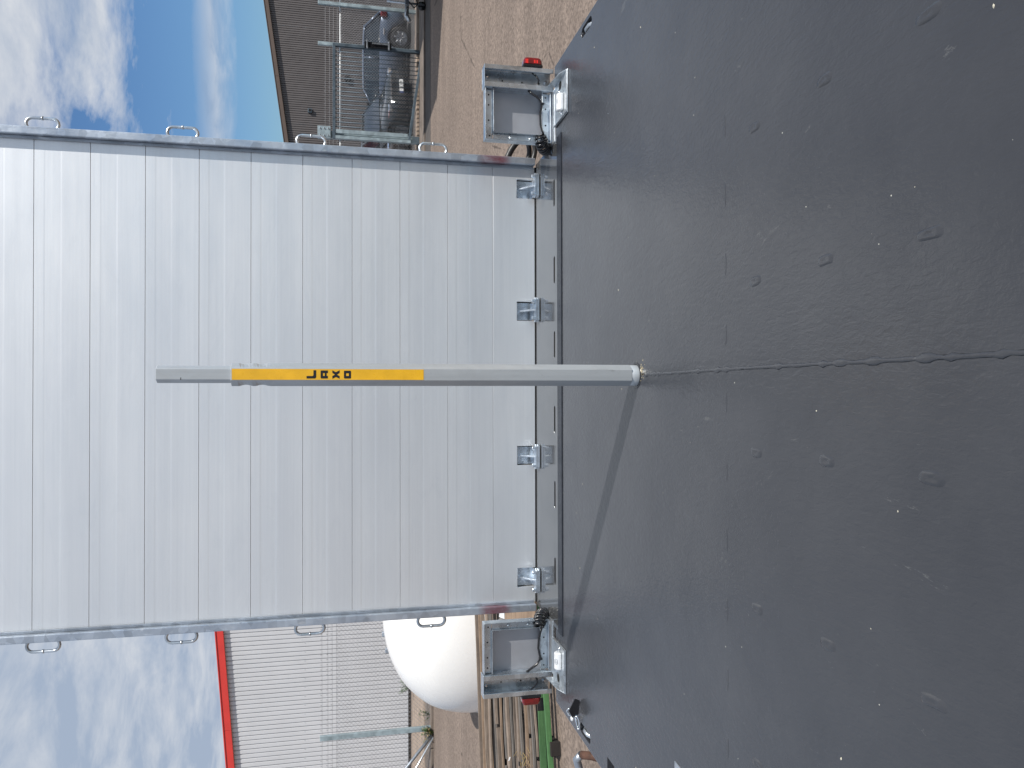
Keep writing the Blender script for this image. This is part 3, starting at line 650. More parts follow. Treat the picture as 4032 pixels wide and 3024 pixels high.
for q in (-.7, .7):
    w_ = MB().lathe([(.18, -.08), (.29, -.08), (.31, -.04), (.31, .04), (.29, .08), (.18, .08)], 20, tf=Matrix.Translation((1.5, q, .31)) @ Matrix.Rotation(pi / 2, 4, 'X')).build('wheel', TYRE, e); MB().lathe([(0, -.05), (.18, -.05), (.18, .05), (0, .05)], 16, tf=Matrix.Translation((1.5, q, .31)) @ Matrix.Rotation(pi / 2, 4, 'X')).build('rim', RIM, w_)
# container-shaped block added out of view to cast the shade strip by the kerb
e = empty('shade_container', (12.0, 15.85, G)); tag(e, 'unseen container-shaped block added to shade the asphalt right of the gate', 'container')
m = MB(); x = -2.9
vs, fs = clad(-2.9, 2.9, 0.28, 0.04, lambda a: 3.45 + G, G + .12, -1.25); m.add([(a, b, c - G) for a, b, c in vs], fs)
MB().box((-2.94, -1.2, .12), (2.94, 1.25, 3.46)).build('shell', BROWNCL, e, bevel=.01); m.build('shade_container_side', BROWNCL, e, fix=False)
for a in (-2.9, 2.9):
    for b in (-1.22, 1.22): MB().box((a - .06, b - .06, 0), (a + .06, b + .06, 3.52)).build('shade_container_post', BROWNCL, e, bevel=.006)

# ------------------------------------------------------------------ the trailer
TR = empty('flatbed_trailer', (0, 0, 0)); tag(TR, 'flatbed trailer with coated dark deck and upright aluminium loading ramp', 'trailer')
HW = 1.239; T = 0.021
def ring_hole(cx, cy): return capsule(cx, cy, 0.034, 0.115)
tieR = [(1.2055, 2.49), (1.2055, 1.55), (1.2055, 0.6)]; tieL = [(-1.2, 2.53), (-1.2, 1.2), (-1.2, 0.5)]
TIEP = tieR + tieL
# two coated boards, seam at x = 0.012
R_out = [(0.0145, -1.4), (HW, -1.4), (HW, 2.900), (0.950, 2.900), (0.950, 2.800), (0.0145, 2.800)]
L_out = [(0.0115, 2.800), (-0.955, 2.800), (-0.955, 2.905), (-HW, 2.905), (-HW, 2.302), (-1.176, 2.302), (-1.176, 2.236), (-HW, 2.236), (-HW, -1.4), (0.0115, -1.4)]
postc = (0.0125, 2.022)
MB().prism(R_out, -T, 0, 'z', holes=[ring_hole(*t) for t in tieR]).build('deck_board', DECK, TR, bevel=0.0012)
MB().prism(L_out, -T, 0, 'z', holes=[ring_hole(*t) for t in tieL]).build('deck_board', DECK, TR, bevel=0.0012)
# sealant bead over the joint
rnd = random.Random(3); m = MB(); rings = []
N = 240
for i in range(N + 1):
    y = -1.3 + (1.98 + 1.3) * i / N; w = 0.0035 + 0.0015 * rnd.random() + (0.0045 if rnd.random() < .10 else 0); h = 0.0014 + 0.0014 * rnd.random(); c = 0.013 + 0.0008 * sin(i * .07) + rnd.uniform(-.0005, .0005)
    rings.append([(c - w, y, -0.001), (c - w * .5, y, h), (c + w * .5, y, h * 0.8), (c + w, y, -0.001)])
m.loft(rings, smooth=True).build('joint_bead', DECK, TR)
# oval screw plugs pressed up through the coating
def mound(x, y, a, b, h, seed, rot=0.0):
    rr = random.Random(seed); vs = []; NR = 5; NA = 18
    for j in range(NR + 1):
        t = j / NR
        for i in range(NA):
            an = 2 * pi * i / NA; ca, sa = cos(an), sin(an)
            wob = 1 + .10 * sin(an * 2 + seed) + .07 * sin(an * 3 + 2 * seed); px_ = wob * a * (abs(ca) ** .6) * (1 if ca > 0 else -1) * (1 - t * .92); py_ = b * (abs(sa) ** .6) * (1 if sa > 0 else -1) * (1 - t * .92)
            z = -0.0006 if j == 0 else h * (0.75 * min(1, t * 2.2)) * (1 - .45 * max(0, t - .5) * 2 * .8) * rr.uniform(.75, 1.15)
            vs.append((x + px_ * cos(rot) - py_ * sin(rot), y + px_ * sin(rot) + py_ * cos(rot), z))
    fs = [(j * NA + i, j * NA + (i + 1) % NA, (j + 1) * NA + (i + 1) % NA, (j + 1) * NA + i) for j in range(NR) for i in range(NA)] + [tuple(NR * NA + i for i in range(NA))]
    return MB().add(vs, fs, smooth=True)
for i, x_ in enumerate((0.494, 0.186, -0.156, -0.466, 0.80, -0.775)):
    for j, y_ in enumerate((1.395, 1.165, 0.925, 0.66)):
        mound(x_ + (j % 2) * .003, y_, 0.0105, 0.023 if j < 2 else 0.027, 0.0034, i * 9 + j, 0.0).build('screw_plug', DECK, TR)
for i in range(12):
    if i in (0, 11): continue
    x_ = 0.685 - i * 0.1483
    if abs(x_ - .086) < .02: x_ = .087
    mound(x_ , 1.519, 0.027, 0.0058, 0.0014, 50 + i).build('screw_plug', DECK, TR)
# rear edge angle, slotted sill, side rails, chassis
MB().prism([(-.957, 2.8015), (.952, 2.8015), (.952, 2.862), (-.957, 2.862)], -0.03, 0.0035, 'z').build('rear_edge_angle', TRIM, TR, bevel=0.002, seg=2)
slots = [capsule(c, 2.913, 0.106, 0.021) for c in (0.748, 0.445, 0.151, -0.142, -0.436, -0.735)]
MB().prism([(-.955, 2.8635), (.950, 2.8635), (.962, 2.955), (.965, 3.213), (-.965, 3.213), (-.967, 2.955)][0:0] or [(-.955, 2.8635), (.952, 2.8635), (.952, 2.885), (.944, 3.214), (-.946, 3.214), (-.955, 2.885)], -0.006, 0.0, 'z', holes=slots).build('sill_plate', SILL, TR, bevel=0.001)
MB().box((-.93, 2.88, -.12), (.93, 3.19, -.10)).build('under_tray', DARK, TR)
for s_ in (-1, 1):
    pts = [(s_ * (HW + .001), -1.4), (s_ * (HW + .004), -1.4), (s_ * (HW + .004), 2.90), (s_ * (HW + .001), 2.90)]
    MB().prism(pts, -0.14, -0.003, 'z').build('side_rail', GALVD, TR)
    MB().box((s_ * .50, -1.4, -.30), (s_ * .56, 2.85, -.025)).build('chassis_beam', GALVD, TR, bevel=.004)
MB().box((-1.2, 2.80, -.14), (1.2, 2.86, -.032)).build('cross_beam', GALVD, TR, bevel=.004)
MB().box((-1.2, -1.38, -.14), (1.2, -1.32, -.025)).build('cross_beam', GALVD, TR, bevel=.004)
for y_ in (0.0, 0.8, 1.6): MB().box((-1.2, y_, -.10), (1.2, y_ + .05, -.025)).build('cross_beam', GALVD, TR, bevel=.003)
for y_ in (0.2, 1.0):
    MB().tube([(-1.05, y_, -.72), (1.05, y_, -.72)], .045, 10).build('axle', GALVD, TR)
    for s_ in (-1, 1):
        w_ = MB().lathe([(.21, -.09), (.34, -.095), (.375, -.06), (.375, .06), (.34, .095), (.21, .09)], 28, tf=Matrix.Translation((s_ * .98, y_, -.725)) @ Matrix.Rotation(pi / 2, 4, 'Y')).build('wheel', TYRE, TR); MB().lathe([(0, -.05), (.21, -.05), (.21, .05), (0, .05)], 20, tf=Matrix.Translation((s_ * .98, y_, -.725)) @ Matrix.Rotation(pi / 2, 4, 'Y')).build('rim', GALV, w_)
# recessed tie-down rings
for (x_, y_) in TIEP:
    cup = MB().prism(capsule(x_, y_, 0.036, 0.118), -0.10, -0.0215, 'z', holes=[capsule(x_, y_, 0.0335, 0.1145)]).box((x_ - .018, y_ - .059, -.104), (x_ + .018, y_ + .059, -.1005)).build('ring_recess', BLACK, TR)
    MB().tube([(x_ - .002, y_ - .046, -.035), (x_ - .001, y_ - .036, -.014), (x_, y_ - .015, -.005), (x_, y_ + .015, -.005), (x_ - .001, y_ + .036, -.014), (x_ - .002, y_ + .046, -.035)], 0.0075, 8).build('tie_ring', GALVB, cup)
# notch bracket on the left edge
MB().box((-1.238, 2.238, -.055), (-1.178, 2.300, -.050)).build('notch_bracket', GALVD, TR)
MB().prism([(-1.238, 1.70), (-.935, 1.70), (-.935, 1.7), (-.962, 1.787), (-1.238, 1.787)][0:0] or [(-1.15, 1.70), (-.952, 1.74), (-.948, 1.787), (-1.15, 1.787)], 0.0005, 0.003, 'z').build('corner_plate', GALVB, TR)

# ------------------------------------------------------------------ loading ramp
RP = empty('loading_ramp', (0, 0, 0), parent=TR)
RY = 3.218; ZS = [0.0045, .187, .381, .580, .775, .971, 1.171, 1.366, 1.563, 1.759, 1.955, 2.151, 2.30]
HX = [0.8395, 0.313, -0.307, -0.8285]
def plank_prof(z0, z1):
    """front face profile: shallow pressed ribs"""
    P = []; H = z1 - z0
    for t, d in ((0, 0.0010), (0.0008 / H, 0.0), (.50, 0.0), (.53, .00022), (.80, .00022), (.83, .0), (1 - .0008 / H, 0.0), (1, .0010)): P.append((z0 + t * H, RY + d))
    return P
def plank(z0, z1, x0=-.935, x1=.935):
    P = plank_prof(z0, z1); m = MB(); ring = [(y, z) for z, y in P] + [(RY + .024, z1), (RY + .024, z0)]
    m.loft([[(x, y, z) for y, z in ring] for x in (x0, x1)], smooth=False); return m
for i in range(1, len(ZS) - 1): plank(ZS[i] + .0006, ZS[i + 1] - .0006).build('ramp_plank', ALU, RP)
# lowest plank carries the hinge pockets
out = [(-.935, ZS[0])]
for hx in sorted(HX):
    for q in ((hx - .041, ZS[0]), (hx - .041, .083), (hx + .041, .083), (hx + .041, ZS[0])): out.append(q)
out += [(.935, ZS[0]), (.935, ZS[1] - .0006), (-.935, ZS[1] - .0006)]
MB().prism(out, RY, RY + .024, 'y').build('ramp_plank', ALU, RP, bevel=.0006)
MB().box((-.930, RY + .026, .085), (.930, RY + .05, 2.29)).build('back_frame', GALVD, RP)
MB().box((-.930, RY + .026, .012), (.930, RY + .05, .0845)).build('back_frame', DARK, RP)
# gap between ramp foot and sill
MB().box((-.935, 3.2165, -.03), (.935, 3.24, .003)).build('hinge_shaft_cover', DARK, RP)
def rail_mat():
    n = NT('galvanised_rail'); v = n.vor(30); big = n.noise(6, 6, .65)
    c = n.mix(n.ramp(big, [(.35, 0.), (.62, 1.)]), (.40, .45, .52), (.58, .63, .69)); c = n.mix(1., c, n.ramp(v, [(0, .75), (1, 1.12)]), 'MULTIPLY')
    wh = n.ramp(n.noise(16, 6, .7, (1, 1, .5), dist=1.5), [(.58, 0.), (.68, 1.)]); c = n.mix(n.math('MULTIPLY', wh, .6), c, (.72, .74, .76))
    # red reflection low on the rail, painted into its colour
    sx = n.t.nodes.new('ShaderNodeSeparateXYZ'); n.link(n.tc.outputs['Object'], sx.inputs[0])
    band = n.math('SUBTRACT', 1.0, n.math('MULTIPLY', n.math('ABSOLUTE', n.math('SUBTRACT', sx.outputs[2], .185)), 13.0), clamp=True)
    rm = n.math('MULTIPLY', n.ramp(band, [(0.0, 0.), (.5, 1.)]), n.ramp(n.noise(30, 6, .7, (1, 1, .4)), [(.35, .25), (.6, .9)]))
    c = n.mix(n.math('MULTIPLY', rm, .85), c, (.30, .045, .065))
    n.set(col=c, metal=.75, rough=n.ramp(big, [(.3, .26), (.7, .42)])); n.bump(n.noise(38, 4, .6, (1, 1, .5)), .35, .004); return n.m
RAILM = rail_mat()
for s_ in (-1, 1):
    xo, xi = s_ * .966, s_ * .9365
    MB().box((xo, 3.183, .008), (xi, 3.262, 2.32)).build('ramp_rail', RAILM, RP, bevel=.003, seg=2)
    MB().box((s_ * .9360, 3.2060, .014), (s_ * .9260, 3.2165, 2.32)).build('edge_lip', GALVD, RP, bevel=.001)
for s_, zs in ((1, (1.925, 1.427, .938, .442)), (-1, (1.915, 1.427, .942, .452))):
    for z_ in zs:
        cxr = s_ * .9855; hh = .036; r_ = .0225; pts = []
        for a0, sg in ((0, 1), (pi, -1)):
            for i in range(9):
                a = a0 + pi * i / 8; pts.append((cxr + r_ * cos(a), 3.215, z_ + sg * (hh - 0.002) + r_ * sin(a) - sg * .0))
        rg = MB().tube(pts, .0062, 8, closed=True)
        rg.tube([(cxr + s_ * r_, 3.215, z_ - .0035), (cxr + s_ * r_, 3.215, z_ + .0035)], .0078, 8)
        rg.build('lashing_ring', GALVB, RP)
# hinges
def hinge(hx):
    m = MB()
    m.box((hx - .037, RY + .018, .004), (hx + .037, RY + .022, .079), ZINC)
    m.box((hx - .037, RY - .008, .010), (hx + .037, RY + .0175, .014), ZINC)
    m.prism([(RY + .016, .070), (RY + .017, .012), (3.150, .012), (3.150, .018), (RY + .002, .070)], hx - .0035, hx + .0035, 'x', ZINC)
    for k, (yy, dd) in enumerate(((3.150, .0075), (3.141, .0075))):
        pts = [(hx - .048, .002), (hx + .048, .002), (hx + .052, .008), (hx + .052, .030), (hx + .046, .036), (hx - .046, .036), (hx - .052, .030), (hx - .052, .008)]
        pts = [(hx - .052, 0), (hx - .044, -.012 + 0), (hx + .044, -.012), (hx + .052, 0), (hx + .052, .012), (hx + .044, .024), (hx - .044, .024), (hx - .052, .012)]
        m.prism([(a, 3.150 - b + .012) for a, b in pts], 0.0035 + k * .009, 0.0115 + k * .009, 'z', ZINC)
    for s_ in (-1, 1):
        c = hx + s_ * .036
        m.lathe([(0, .036), (.0075, .035), (.0085, .021)], 6, ZINC, tf=Matrix.Translation((c, 3.144, 0)), smooth=False)
        m.lathe([(0, .0035), (.0085, .003), (.0085, .0005)], 6, ZINC, tf=Matrix.Translation((c, 3.160, 0)), smooth=False)
    return m.build('ramp_hinge', ZINC, RP, bevel=.0008)
for hx in HX: hinge(hx)

# ------------------------------------------------------------------ rear corner brackets with side marker lamps
def bracket(s_, x0, y0, w=.291):
    """s_=+1 right: a runs outward from x0"""
    BR = empty('lamp_bracket', (0, 0, 0), parent=TR)
    def X(a): return x0 + s_ * a
    def bx(a0, a1, y_0, y_1, z0, z1, nm, mat=GALV, bev=.0012): return MB().box((X(a0), y0 + y_0, z0), (X(a1), y0 + y_1, z1)).build(nm, mat, BR, bevel=bev)
    def holes(pts, yy, rad=.0032):
        for a, z in pts: MB().lathe([(0, .0004), (rad, .0004), (rad, 0)], 10, tf=Matrix.Translation((X(a), y0 + yy, z)) @ Matrix.Rotation(pi / 2, 4, 'X')).build('rivet_hole', DARK, BR)
    # top rail
    m = MB(); m.box((X(0), y0 - .012, .268), (X(.20), y0 + .03, .272)); m.box((X(.0), y0 + .008, .240), (X(.20), y0 + .011, .268)); m.box((X(.032), y0 - .010, .2365), (X(.20), y0 + .011, .2398)); m.build('top_channel', GALV, BR, bevel=.001)
    # bottom rail
    m = MB(); m.box((X(.0), y0 + .008, .012), (X(.20), y0 + .011, .040)); m.box((X(.0), y0 - .010, .0085), (X(.20), y0 + .011, .0118)); m.box((X(.038), y0 - .006, .0403), (X(.20), y0 + .011, .0430)); m.build('bottom_channel', GALV, BR, bevel=.001)
    # inner rail
    m = MB(); m.box((X(.0), y0 - .012, .0122), (X(.003), y0 + .03, .2678)); m.box((X(.0032), y0 + .0085, .0432), (X(.030), y0 + .0115, .2362)); m.box((X(.0302), y0 - .004, .0432), (X(.033), y0 + .0115, .2362)); m.build('side_channel', GALV, BR, bevel=.001)
    holes([(.02, .252), (.08, .255), (.14, .255), (.18, .255), (.02, .028), (.075, .026), (.14, .026), (.185, .026)], .0079)
    holes([(.017, .09), (.017, .17)], .0084, .0055)
    for a, z in ((.017, .09), (.017, .17)): MB().lathe([(0, .004), (.004, .0035), (.0055, 0)], 8, tf=Matrix.Translation((X(a), y0 + .0080, z)) @ Matrix.Rotation(pi / 2, 4, 'X')).build('rivet', GALVB, BR)
    # back sheet
    bx(.033, .205, .036, .039, .012, .268, 'back_sheet', ALUD, 0)
    # upright channel
    m = MB(); m.box((X(.203), y0 - .018, -.001), (X(.223), y0 - .015, .276)); m.box((X(.203), y0 - .0148, -.001), (X(.206), y0 + .036, .276))
    m.box((X(.2062), y0 + .036, -.001), (X(.289), y0 + .039, .276)); m.box((X(.288), y0 - .0148, -.001), (X(.291), y0 + .036, .276)); m.box((X(.273), y0 - .018, -.001), (X(.291), y0 - .015, .276))
    m.box((X(.2062), y0 - .0147, .2725), (X(.2878), y0 + .0358, .2755)); m.build('upright_channel', GALV, BR, bevel=.0012)
    for a, z in ((.262, .256), (.258, .020)): MB().lathe([(0, .006), (.006, .0055), (.0065, 0)], 6, tf=Matrix.Translation((X(a), y0 + .0355, z)) @ Matrix.Rotation(pi / 2, 4, 'X'), smooth=False).build('bolt', CHROME, BR)
    holes([(.25, .195), (.25, .115), (.25, .045)], .0356)
    # foot ledge
    bx(-.004, .205, -.045, .02, -.006, .003, 'foot_plate', GALVB, .0015)
    # lock bracket lying on the deck
    bi, bo = (s_ * .995, s_ * 1.156); yy0 = y0 - .226; yy1 = y0 - .05
    m = MB(); m.box((bi, yy0, .0008), (bo, yy1, .0035)); m.prism([(yy0, .0036), (yy1, .0036), (yy1, .034), (yy0 + .05, .022)], bo - s_ * .003, bo, 'x'); m.box((bi, yy0, .0036), (bi + s_ * .003, yy1, .010)); m.box((bi + s_ * .0035, yy0, .0036), (bo - s_ * .0035, yy0 + .0025, .008))
    m.build('lock_plate', GALVB, BR, bevel=.0008)
    MB().lathe([(0, .0002), (.016, .0002), (.016, 0)], 14, tf=Matrix.Translation((bo - s_ * .026, (yy0 + yy1) / 2 + .01, .0042))).build('lock_hole', DARK, BR)
    # marker lamp
    lx = X(.292); lz = .083; m = MB()
    m.prism([(y0 - .020, lz - .040), (y0 + .020, lz - .040), (y0 + .020, lz + .040), (y0 - .020, lz + .040)], lx, lx + s_ * .012, 'x')
    lm = m.build('marker_lamp', BLACK, BR, bevel=.004, seg=2)
    rings = []
    for k, (o_, sc_) in enumerate(((.0125, 1.0), (.028, .96), (.037, .84), (.041, .62))):
        rings.append([(lx + s_ * o_, y0 + .019 * sc_ * a, lz + .038 * sc_ * b) for a, b in ((-1, -.8), (-.8, -1), (.8, -1), (1, -.8), (1, .8), (.8, 1), (-.8, 1), (-1, .8))])
    MB().loft(rings, smooth=False).build('lens', REDLENS, lm, bevel=.002)
    m = MB()
    for q in ((-.020, -.010) if s_ > 0 else ()): m.box((lx + s_ * .016, y0 - .0203, lz + q), (lx + s_ * .028, y0 - .0186, lz + q + .006))
    if s_ > 0: m.box((lx + s_ * .014, y0 - .0203, lz + .019), (lx + s_ * .030, y0 - .0186, lz + .030)); m.build('reflector', REDHOT, lm)
    MB().tube([(lx + s_ * .004, y0, lz + .038), (lx + s_ * .004, y0, lz + .060)], .0035, 6).build('lamp_arm', BLACK, lm)
    # cable in the channel, across the panel and into the coil
    MB().tube([(X(.280), y0 + .012, .078), (X(.262), y0 - .005, .066), (X(.245), y0 - .010, .057), (X(.226), y0 - .002, .062), (X(.221), y0 + .0, .085)], .0032, 8).build('cable', BLACK, BR)
    MB().tube([(X(.203), y0 - .005, .098), (X(.19), y0 - .014, .088), (X(.17), y0 - .02, .060), (X(.150), y0 - .016, .046), (X(.11), y0 - .012, .053), (X(.07), y0 - .010, .050), (X(.045), y0 - .012, .044), (X(.03), y0 - .014, .040)], .0047, 8).build('cable', BLACK, BR)
    MB().box((X(.148), y0 - .022, .038), (X(.154), y0 - .008, .052)).build('cable_tie', BLACK, BR)
    # coil
    pts = []; turns = 8
    c0 = Vector((X(.028), y0 - .014, .050)); c1 = Vector((X(.004), y0 - .004, .048)); c2 = Vector((X(-.016), y0 + .03, .030)); c3 = Vector((X(-.004), y0 + .05, .010))
    for i in range(turns * 14 + 1):
        t = i / (turns * 14); p = c0 * (1 - t) ** 3 + c1 * 3 * t * (1 - t) ** 2 + c2 * 3 * t * t * (1 - t) + c3 * t ** 3
        d = ((c1 - c0) * 3 * (1 - t) ** 2 + (c2 - c1) * 6 * t * (1 - t) + (c3 - c2) * 3 * t * t).normalized(); a = d.cross(Vector((0, 0, 1))).normalized(); b = d.cross(a)
        rr = .015 + .008 * min(1, t * 4); an = 2 * pi * i / 14; pts.append(p + a * rr * cos(an) + b * rr * sin(an))
    MB().tube(pts, .0052, 6).build('cable_coil', BLACK, BR)
    return BR
bracket(1, .947, 2.935); bracket(-1, -.941, 2.985)
# corrugated hoses curving behind the right bracket
def hose(pts, r, label):
    P = [Vector(p) for p in pts]; q = []
    for i in range(len(P) - 1):
        for k in range(6):
            t = k / 6; a = P[max(i - 1, 0)]; b = P[i]; c = P[i + 1]; d = P[min(i + 2, len(P) - 1)]
            q.append(0.5 * ((2 * b) + (c - a) * t + (2 * a - 5 * b + 4 * c - d) * t * t + (3 * b - a - 3 * c + d) * t ** 3))
    q.append(P[-1]); o = MB().tube(q, r, 10).build('supply_hose', RUBBER, TR); return o
hose([(0.90, 3.36, .06), (.979, 3.35, .097), (1.036, 3.35, .084), (1.09, 3.34, .046), (1.127, 3.32, .0), (1.14, 3.28, -.08)], .0145, '')
hose([(0.90, 3.35, .02), (.98, 3.35, -.012), (1.044, 3.35, -.030), (1.089, 3.34, -.024), (1.127, 3.31, .0), (1.14, 3.25, .03)], .0115, '')
hose([(0.90, 3.36, .035), (.98, 3.37, .008), (1.044, 3.37, -.010), (1.089, 3.36, -.002), (1.127, 3.33, .02), (1.14, 3.27, .04)], .0115, '')
MB().box((.985, 3.33, .082), (.998, 3.37, .120)).build('hose_clip', BLACK, TR, bevel=.002)

# padlocks lying in the lock plates
def padlock(cx, cy, s_, label):
    e = empty('cylinder_lock', (cx, cy, .0036)); tag(e, label, 'lock', 'cylinder locks by the rear brackets')
    r = .0185; L = .064
    m = MB(); n = 20; rings = []
    prof = [(-r * 1.0, 0)] + [(-r * cos(a), r * sin(a)) for a in [pi * i / 12 for i in range(1, 12)]] + [(r, 0)]
    body = [(y, z + .004) for y, z in prof] + [(r, 0.0005), (-r, 0.0005)]
    for x_, k in ((-L / 2, .90), (-L / 2 + .004, 1), (L / 2 - .004, 1), (L / 2, .90)): rings.append([(x_, y * k, z * k + .0004) for y, z in body])
    b = m.loft(rings, smooth=False).build('lock_body', WHITEC, e, bevel=.0008)
    # badge: raised rounded frame and worn embossed letters on the upper front of the body
    tf = Matrix.Translation((0, 0, .004)) @ Matrix.Rotation(radians(38), 4, 'X') @ Matrix.Translation((0, 0, r))
    m = MB(); m.prism(capsule(0, 0, .022, .0125), -.001, .0007, 'z', holes=[capsule(0, 0, .0195, .0100)], tf=tf); m.build('badge_frame', GALVD, e)
    cu = bpy.data.curves.new('badge', 'FONT'); cu.body = 'BST'; cu.size = .0075; cu.extrude = .0004; cu.align_x = 'CENTER'; cu.align_y = 'CENTER'
    to = bpy.data.objects.new('badge', cu); COL.objects.link(to); me = bpy.data.meshes.new_from_object(to.evaluated_get(bpy.context.evaluated_depsgraph_get())); bpy.data.objects.remove(to)
    me.transform(tf); me.materials.clear(); me.materials.append(GALVD); t2 = bpy.data.objects.new('badge_letters', me); COL.objects.link(t2); t2.parent = e
    MB().tube([(s_ * L / 2, 0, .010), (s_ * (L / 2 + .010), .002, .012), (s_ * (L / 2 + .016), .008, .010)], .0038, 8).build('lock_bolt', CHROME, e)
    MB().tube([(-s_ * L / 2, 0, .012), (-s_ * (L / 2 + .008), -.006, .010), (-s_ * (L / 2 + .02), -.012, .004)], .0022, 6).build('wire_clip', CHROME, e)
padlock(1.055, 2.782, 1, 'pale metal cylinder lock on the floor plate of the right rear bracket')
padlock(-1.055, 2.832, -1, 'pale metal cylinder lock on the floor plate of the left rear bracket')

# ------------------------------------------------------------------ the stake standing in the deck joint
ST = empty('deck_stake', (0.0115, 2.042, 0)); tag(ST, 'upright grey aluminium stake with yellow sticker reading LAXO on the deck', 'stake')
def octo(hw_, fw, z, dent=0.0):
    """faceted section: flat front face of width fw, slanting flanks"""
    a = fw / 2; b = hw_
    return [(a, -b, z), (b - dent, -a * .55, z), (b - dent, a, z), (a, b, z), (-a, b, z), (-b + dent, a, z), (-b + dent, -a * .55, z), (-a, -b, z)]
zs = [.0225, .035] + [i * .02 + .05 for i in range(46)] + [.985, .992, .999, 1.006, 1.013, 1.02, 1.027, 1.034, 1.041, 1.048, 1.055, 1.062, 1.079]
def dn(z):
    d = 0
    for c in (1.006, 1.046): d = max(d, .0035 * max(0, 1 - ((z - c) / .016) ** 2))
    return d
MB().loft([octo(.0292, .0305, z, dn(z)) for z in zs], smooth=False).build('outer_tube', ALUP, ST, bevel=.0012, seg=2)
MB().loft([octo(.0215, .0270, z) for z in (1.0795, 1.2535)], smooth=False, caps=True).build('inner_tube', ALUP, ST, bevel=.001)
MB().box((-.014, -.0218, 1.195), (-.008, -.0214, 1.1965)).build('rivet_mark', DARK, ST)
MB().lathe([(.0290, -.004), (.0291, .0222), (.0286, .0226), (.0, .0227)], 36).build('foot_collar', ALUP, ST)
MB().lathe([(.0, -.006), (.0372, -.006), (.0372, .0011), (.0295, .0013), (.0294, -.004)], 32).build('socket_ring', BLACK, ST)
stk = MB().box((-.0137, -.0298, .600), (.0137, -.0293, 1.0755)).build('sticker', YEL, ST)
LT = MB(); u = 0.0000001
def LP(pts, holes=()): LT.prism([(0.0108 - (q[1] - 0) , q[0]) for q in pts], -.0302, -.0299, 'y', holes=[[(0.0108 - h[1], h[0]) for h in hl] for hl in holes])
kx = 1 / 5.53 / 1480; 
def zz(xc): return 0.896 - (xc - 590) / 5.53 * (0.896 - 0.786) / (1381 - 1206.7)
def yy(yc): return (yc - 595) * kx * .98 
def PL(pts): return [(zz(a), yy(b)) for a, b in pts]
LP(PL([(590, 770), (590, 718), (718, 718), (738, 702), (738, 595), (797, 595), (797, 740), (785, 762), (770, 770)]))
LP(PL([(900, 600), (1050, 600), (1050, 655), (1022, 655), (1022, 715), (1050, 715), (1050, 770), (905, 770), (893, 758), (893, 608)]), [PL([(942, 655), (982, 655), (982, 715), (942, 715)])])
LP(PL([(1147, 595), (1225, 635), (1305, 595), (1305, 652), (1245, 686), (1305, 718), (1305, 775), (1225, 738), (1147, 775), (1147, 718), (1205, 686), (1147, 652)]))
LP(PL([(1412, 603), (1542, 603), (1555, 615), (1555, 758), (1542, 770), (1412, 770), (1400, 758), (1400, 615)]), [PL([(1447, 658), (1507, 658), (1507, 715), (1447, 715)])])
LT.build('lettering', INK, stk)

# ------------------------------------------------------------------ small things on the deck edge
e = empty('black_clip', (-1.155, 2.60, 0)); tag(e, 'black plastic clip with bent wire loops lying on the left deck edge', 'clip')
MB().prism([(0.045, .002), (.052, .020), (.012, .042), (-.012, .030), (-.004, .006)], -.016, -.013, 'y').build('flap', BLACK, e, bevel=.001)
MB().prism([(0.030, .001), (.034, .014), (.006, .026), (-.008, .012)], .006, .009, 'y').build('flap', BLACK, e, bevel=.001)
MB().tube([(-.002, -.012, .018), (-.022, -.02, .006), (-.050, -.022, .005), (-.058, -.012, .006), (-.048, -.004, .008), (-.018, -.006, .016)], .0028, 8).build('wire_loop', CHROME, e)
MB().tube([(.0, .0, .024), (.008, .012, .034), (-.002, .018, .040), (-.014, .012, .034), (-.016, .004, .022)], .0026, 8).build('wire_loop', CHROME, e)
for a in (-.012, -.034): MB().lathe([(0, .010), (.007, .009), (.009, .004), (.008, 0), (0, 0)], 10, tf=Matrix.Translation((a, .032 + a * .2, .010 - a * .1))).build('button', WHITEC, e)
e = empty('bent_pipe', (-1.45, 2.9, G)); tag(e, 'bent grey steel pipe with rusty end rising beside the left deck edge', 'pipe')
rust = plain('rusty_steel', (.085, .042, .028), .8, .1, .4, 30, .2)
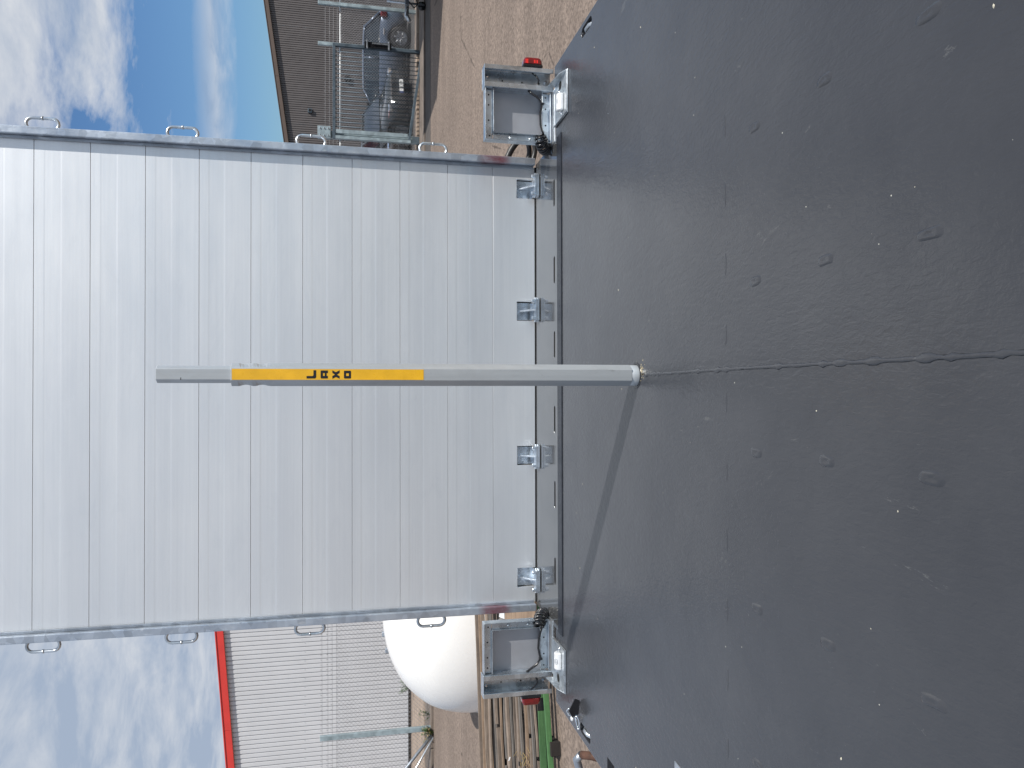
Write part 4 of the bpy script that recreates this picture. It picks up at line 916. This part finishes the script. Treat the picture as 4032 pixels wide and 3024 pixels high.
MB().tube([(-.55, .05, 0.0), (-.45, .05, .55), (-.20, .02, .92), (-.07, .0, 1.005), (-.02, -.0, 1.018), (.005, -.02, 1.005)], [.016] * 6, 10).build('pipe_body', GALVD, e)
MB().tube([(.005, -.02, 1.005), (.012, -.05, .975), (.014, -.10, .93)], .0158, 10).build('rusty_end', rust, e)
pb = MB().tube([(.014, -.10, .93), (.014, -.12, .2), (.0, -.12, 0)], .0155, 10).build('pipe_body', rust, e)
rnd = random.Random(9); m = MB()
for i in range(48):
    an = rnd.gauss(-1.25, .32); q = .037 + abs(rnd.gauss(0, .013)); x_ = .0115 + q * cos(an); y_ = 2.042 + q * sin(an); r_ = rnd.uniform(.0006, .0015)
    m.add([(x_ + r_ * 1.6, y_, .0003), (x_, y_ + r_, .0003), (x_ - r_ * 1.6, y_, .0003), (x_, y_ - r_, .0003), (x_, y_, r_)], [(0, 1, 4), (1, 2, 4), (2, 3, 4), (3, 0, 4)])
tag(m.build('sawdust', plain('pale_sawdust', (.55, .47, .30), .9), None, fix=False), 'little heap of pale dust on the deck at the foot of the stake', 'dust', kind='stuff')
# crumbs on the deck
rnd = random.Random(5); m = MB()
for i in range(34):
    x_ = rnd.uniform(-1.1, 1.1); y_ = rnd.uniform(.7, 2.7); r_ = rnd.uniform(.0008, .0022); a = rnd.uniform(0, 3.1)
    m.add([(x_ + r_ * 1.6 * cos(a), y_ + r_ * 1.6 * sin(a), .0003), (x_ - r_ * sin(a), y_ + r_ * cos(a), .0003), (x_ - r_ * 1.6 * cos(a), y_ - r_ * 1.6 * sin(a), .0003), (x_ + r_ * sin(a), y_ - r_ * cos(a), .0003), (x_, y_, r_ * .9)], [(0, 1, 4), (1, 2, 4), (2, 3, 4), (3, 0, 4)])
tag(m.build('grit', plain('pale_grit', (.50, .47, .38), .8), None, fix=False), 'pale grit and crumbs scattered over the dark deck', 'grit', kind='stuff')
m = MB().prism(capsule(0, 0, .006, .004), 0, .0012, 'z'); o = m.build('yellow_crumb', YEL, None, loc=(-.60, .965, .0003)); tag(o, 'tiny yellow crumb lying alone on the dark deck', 'crumb')
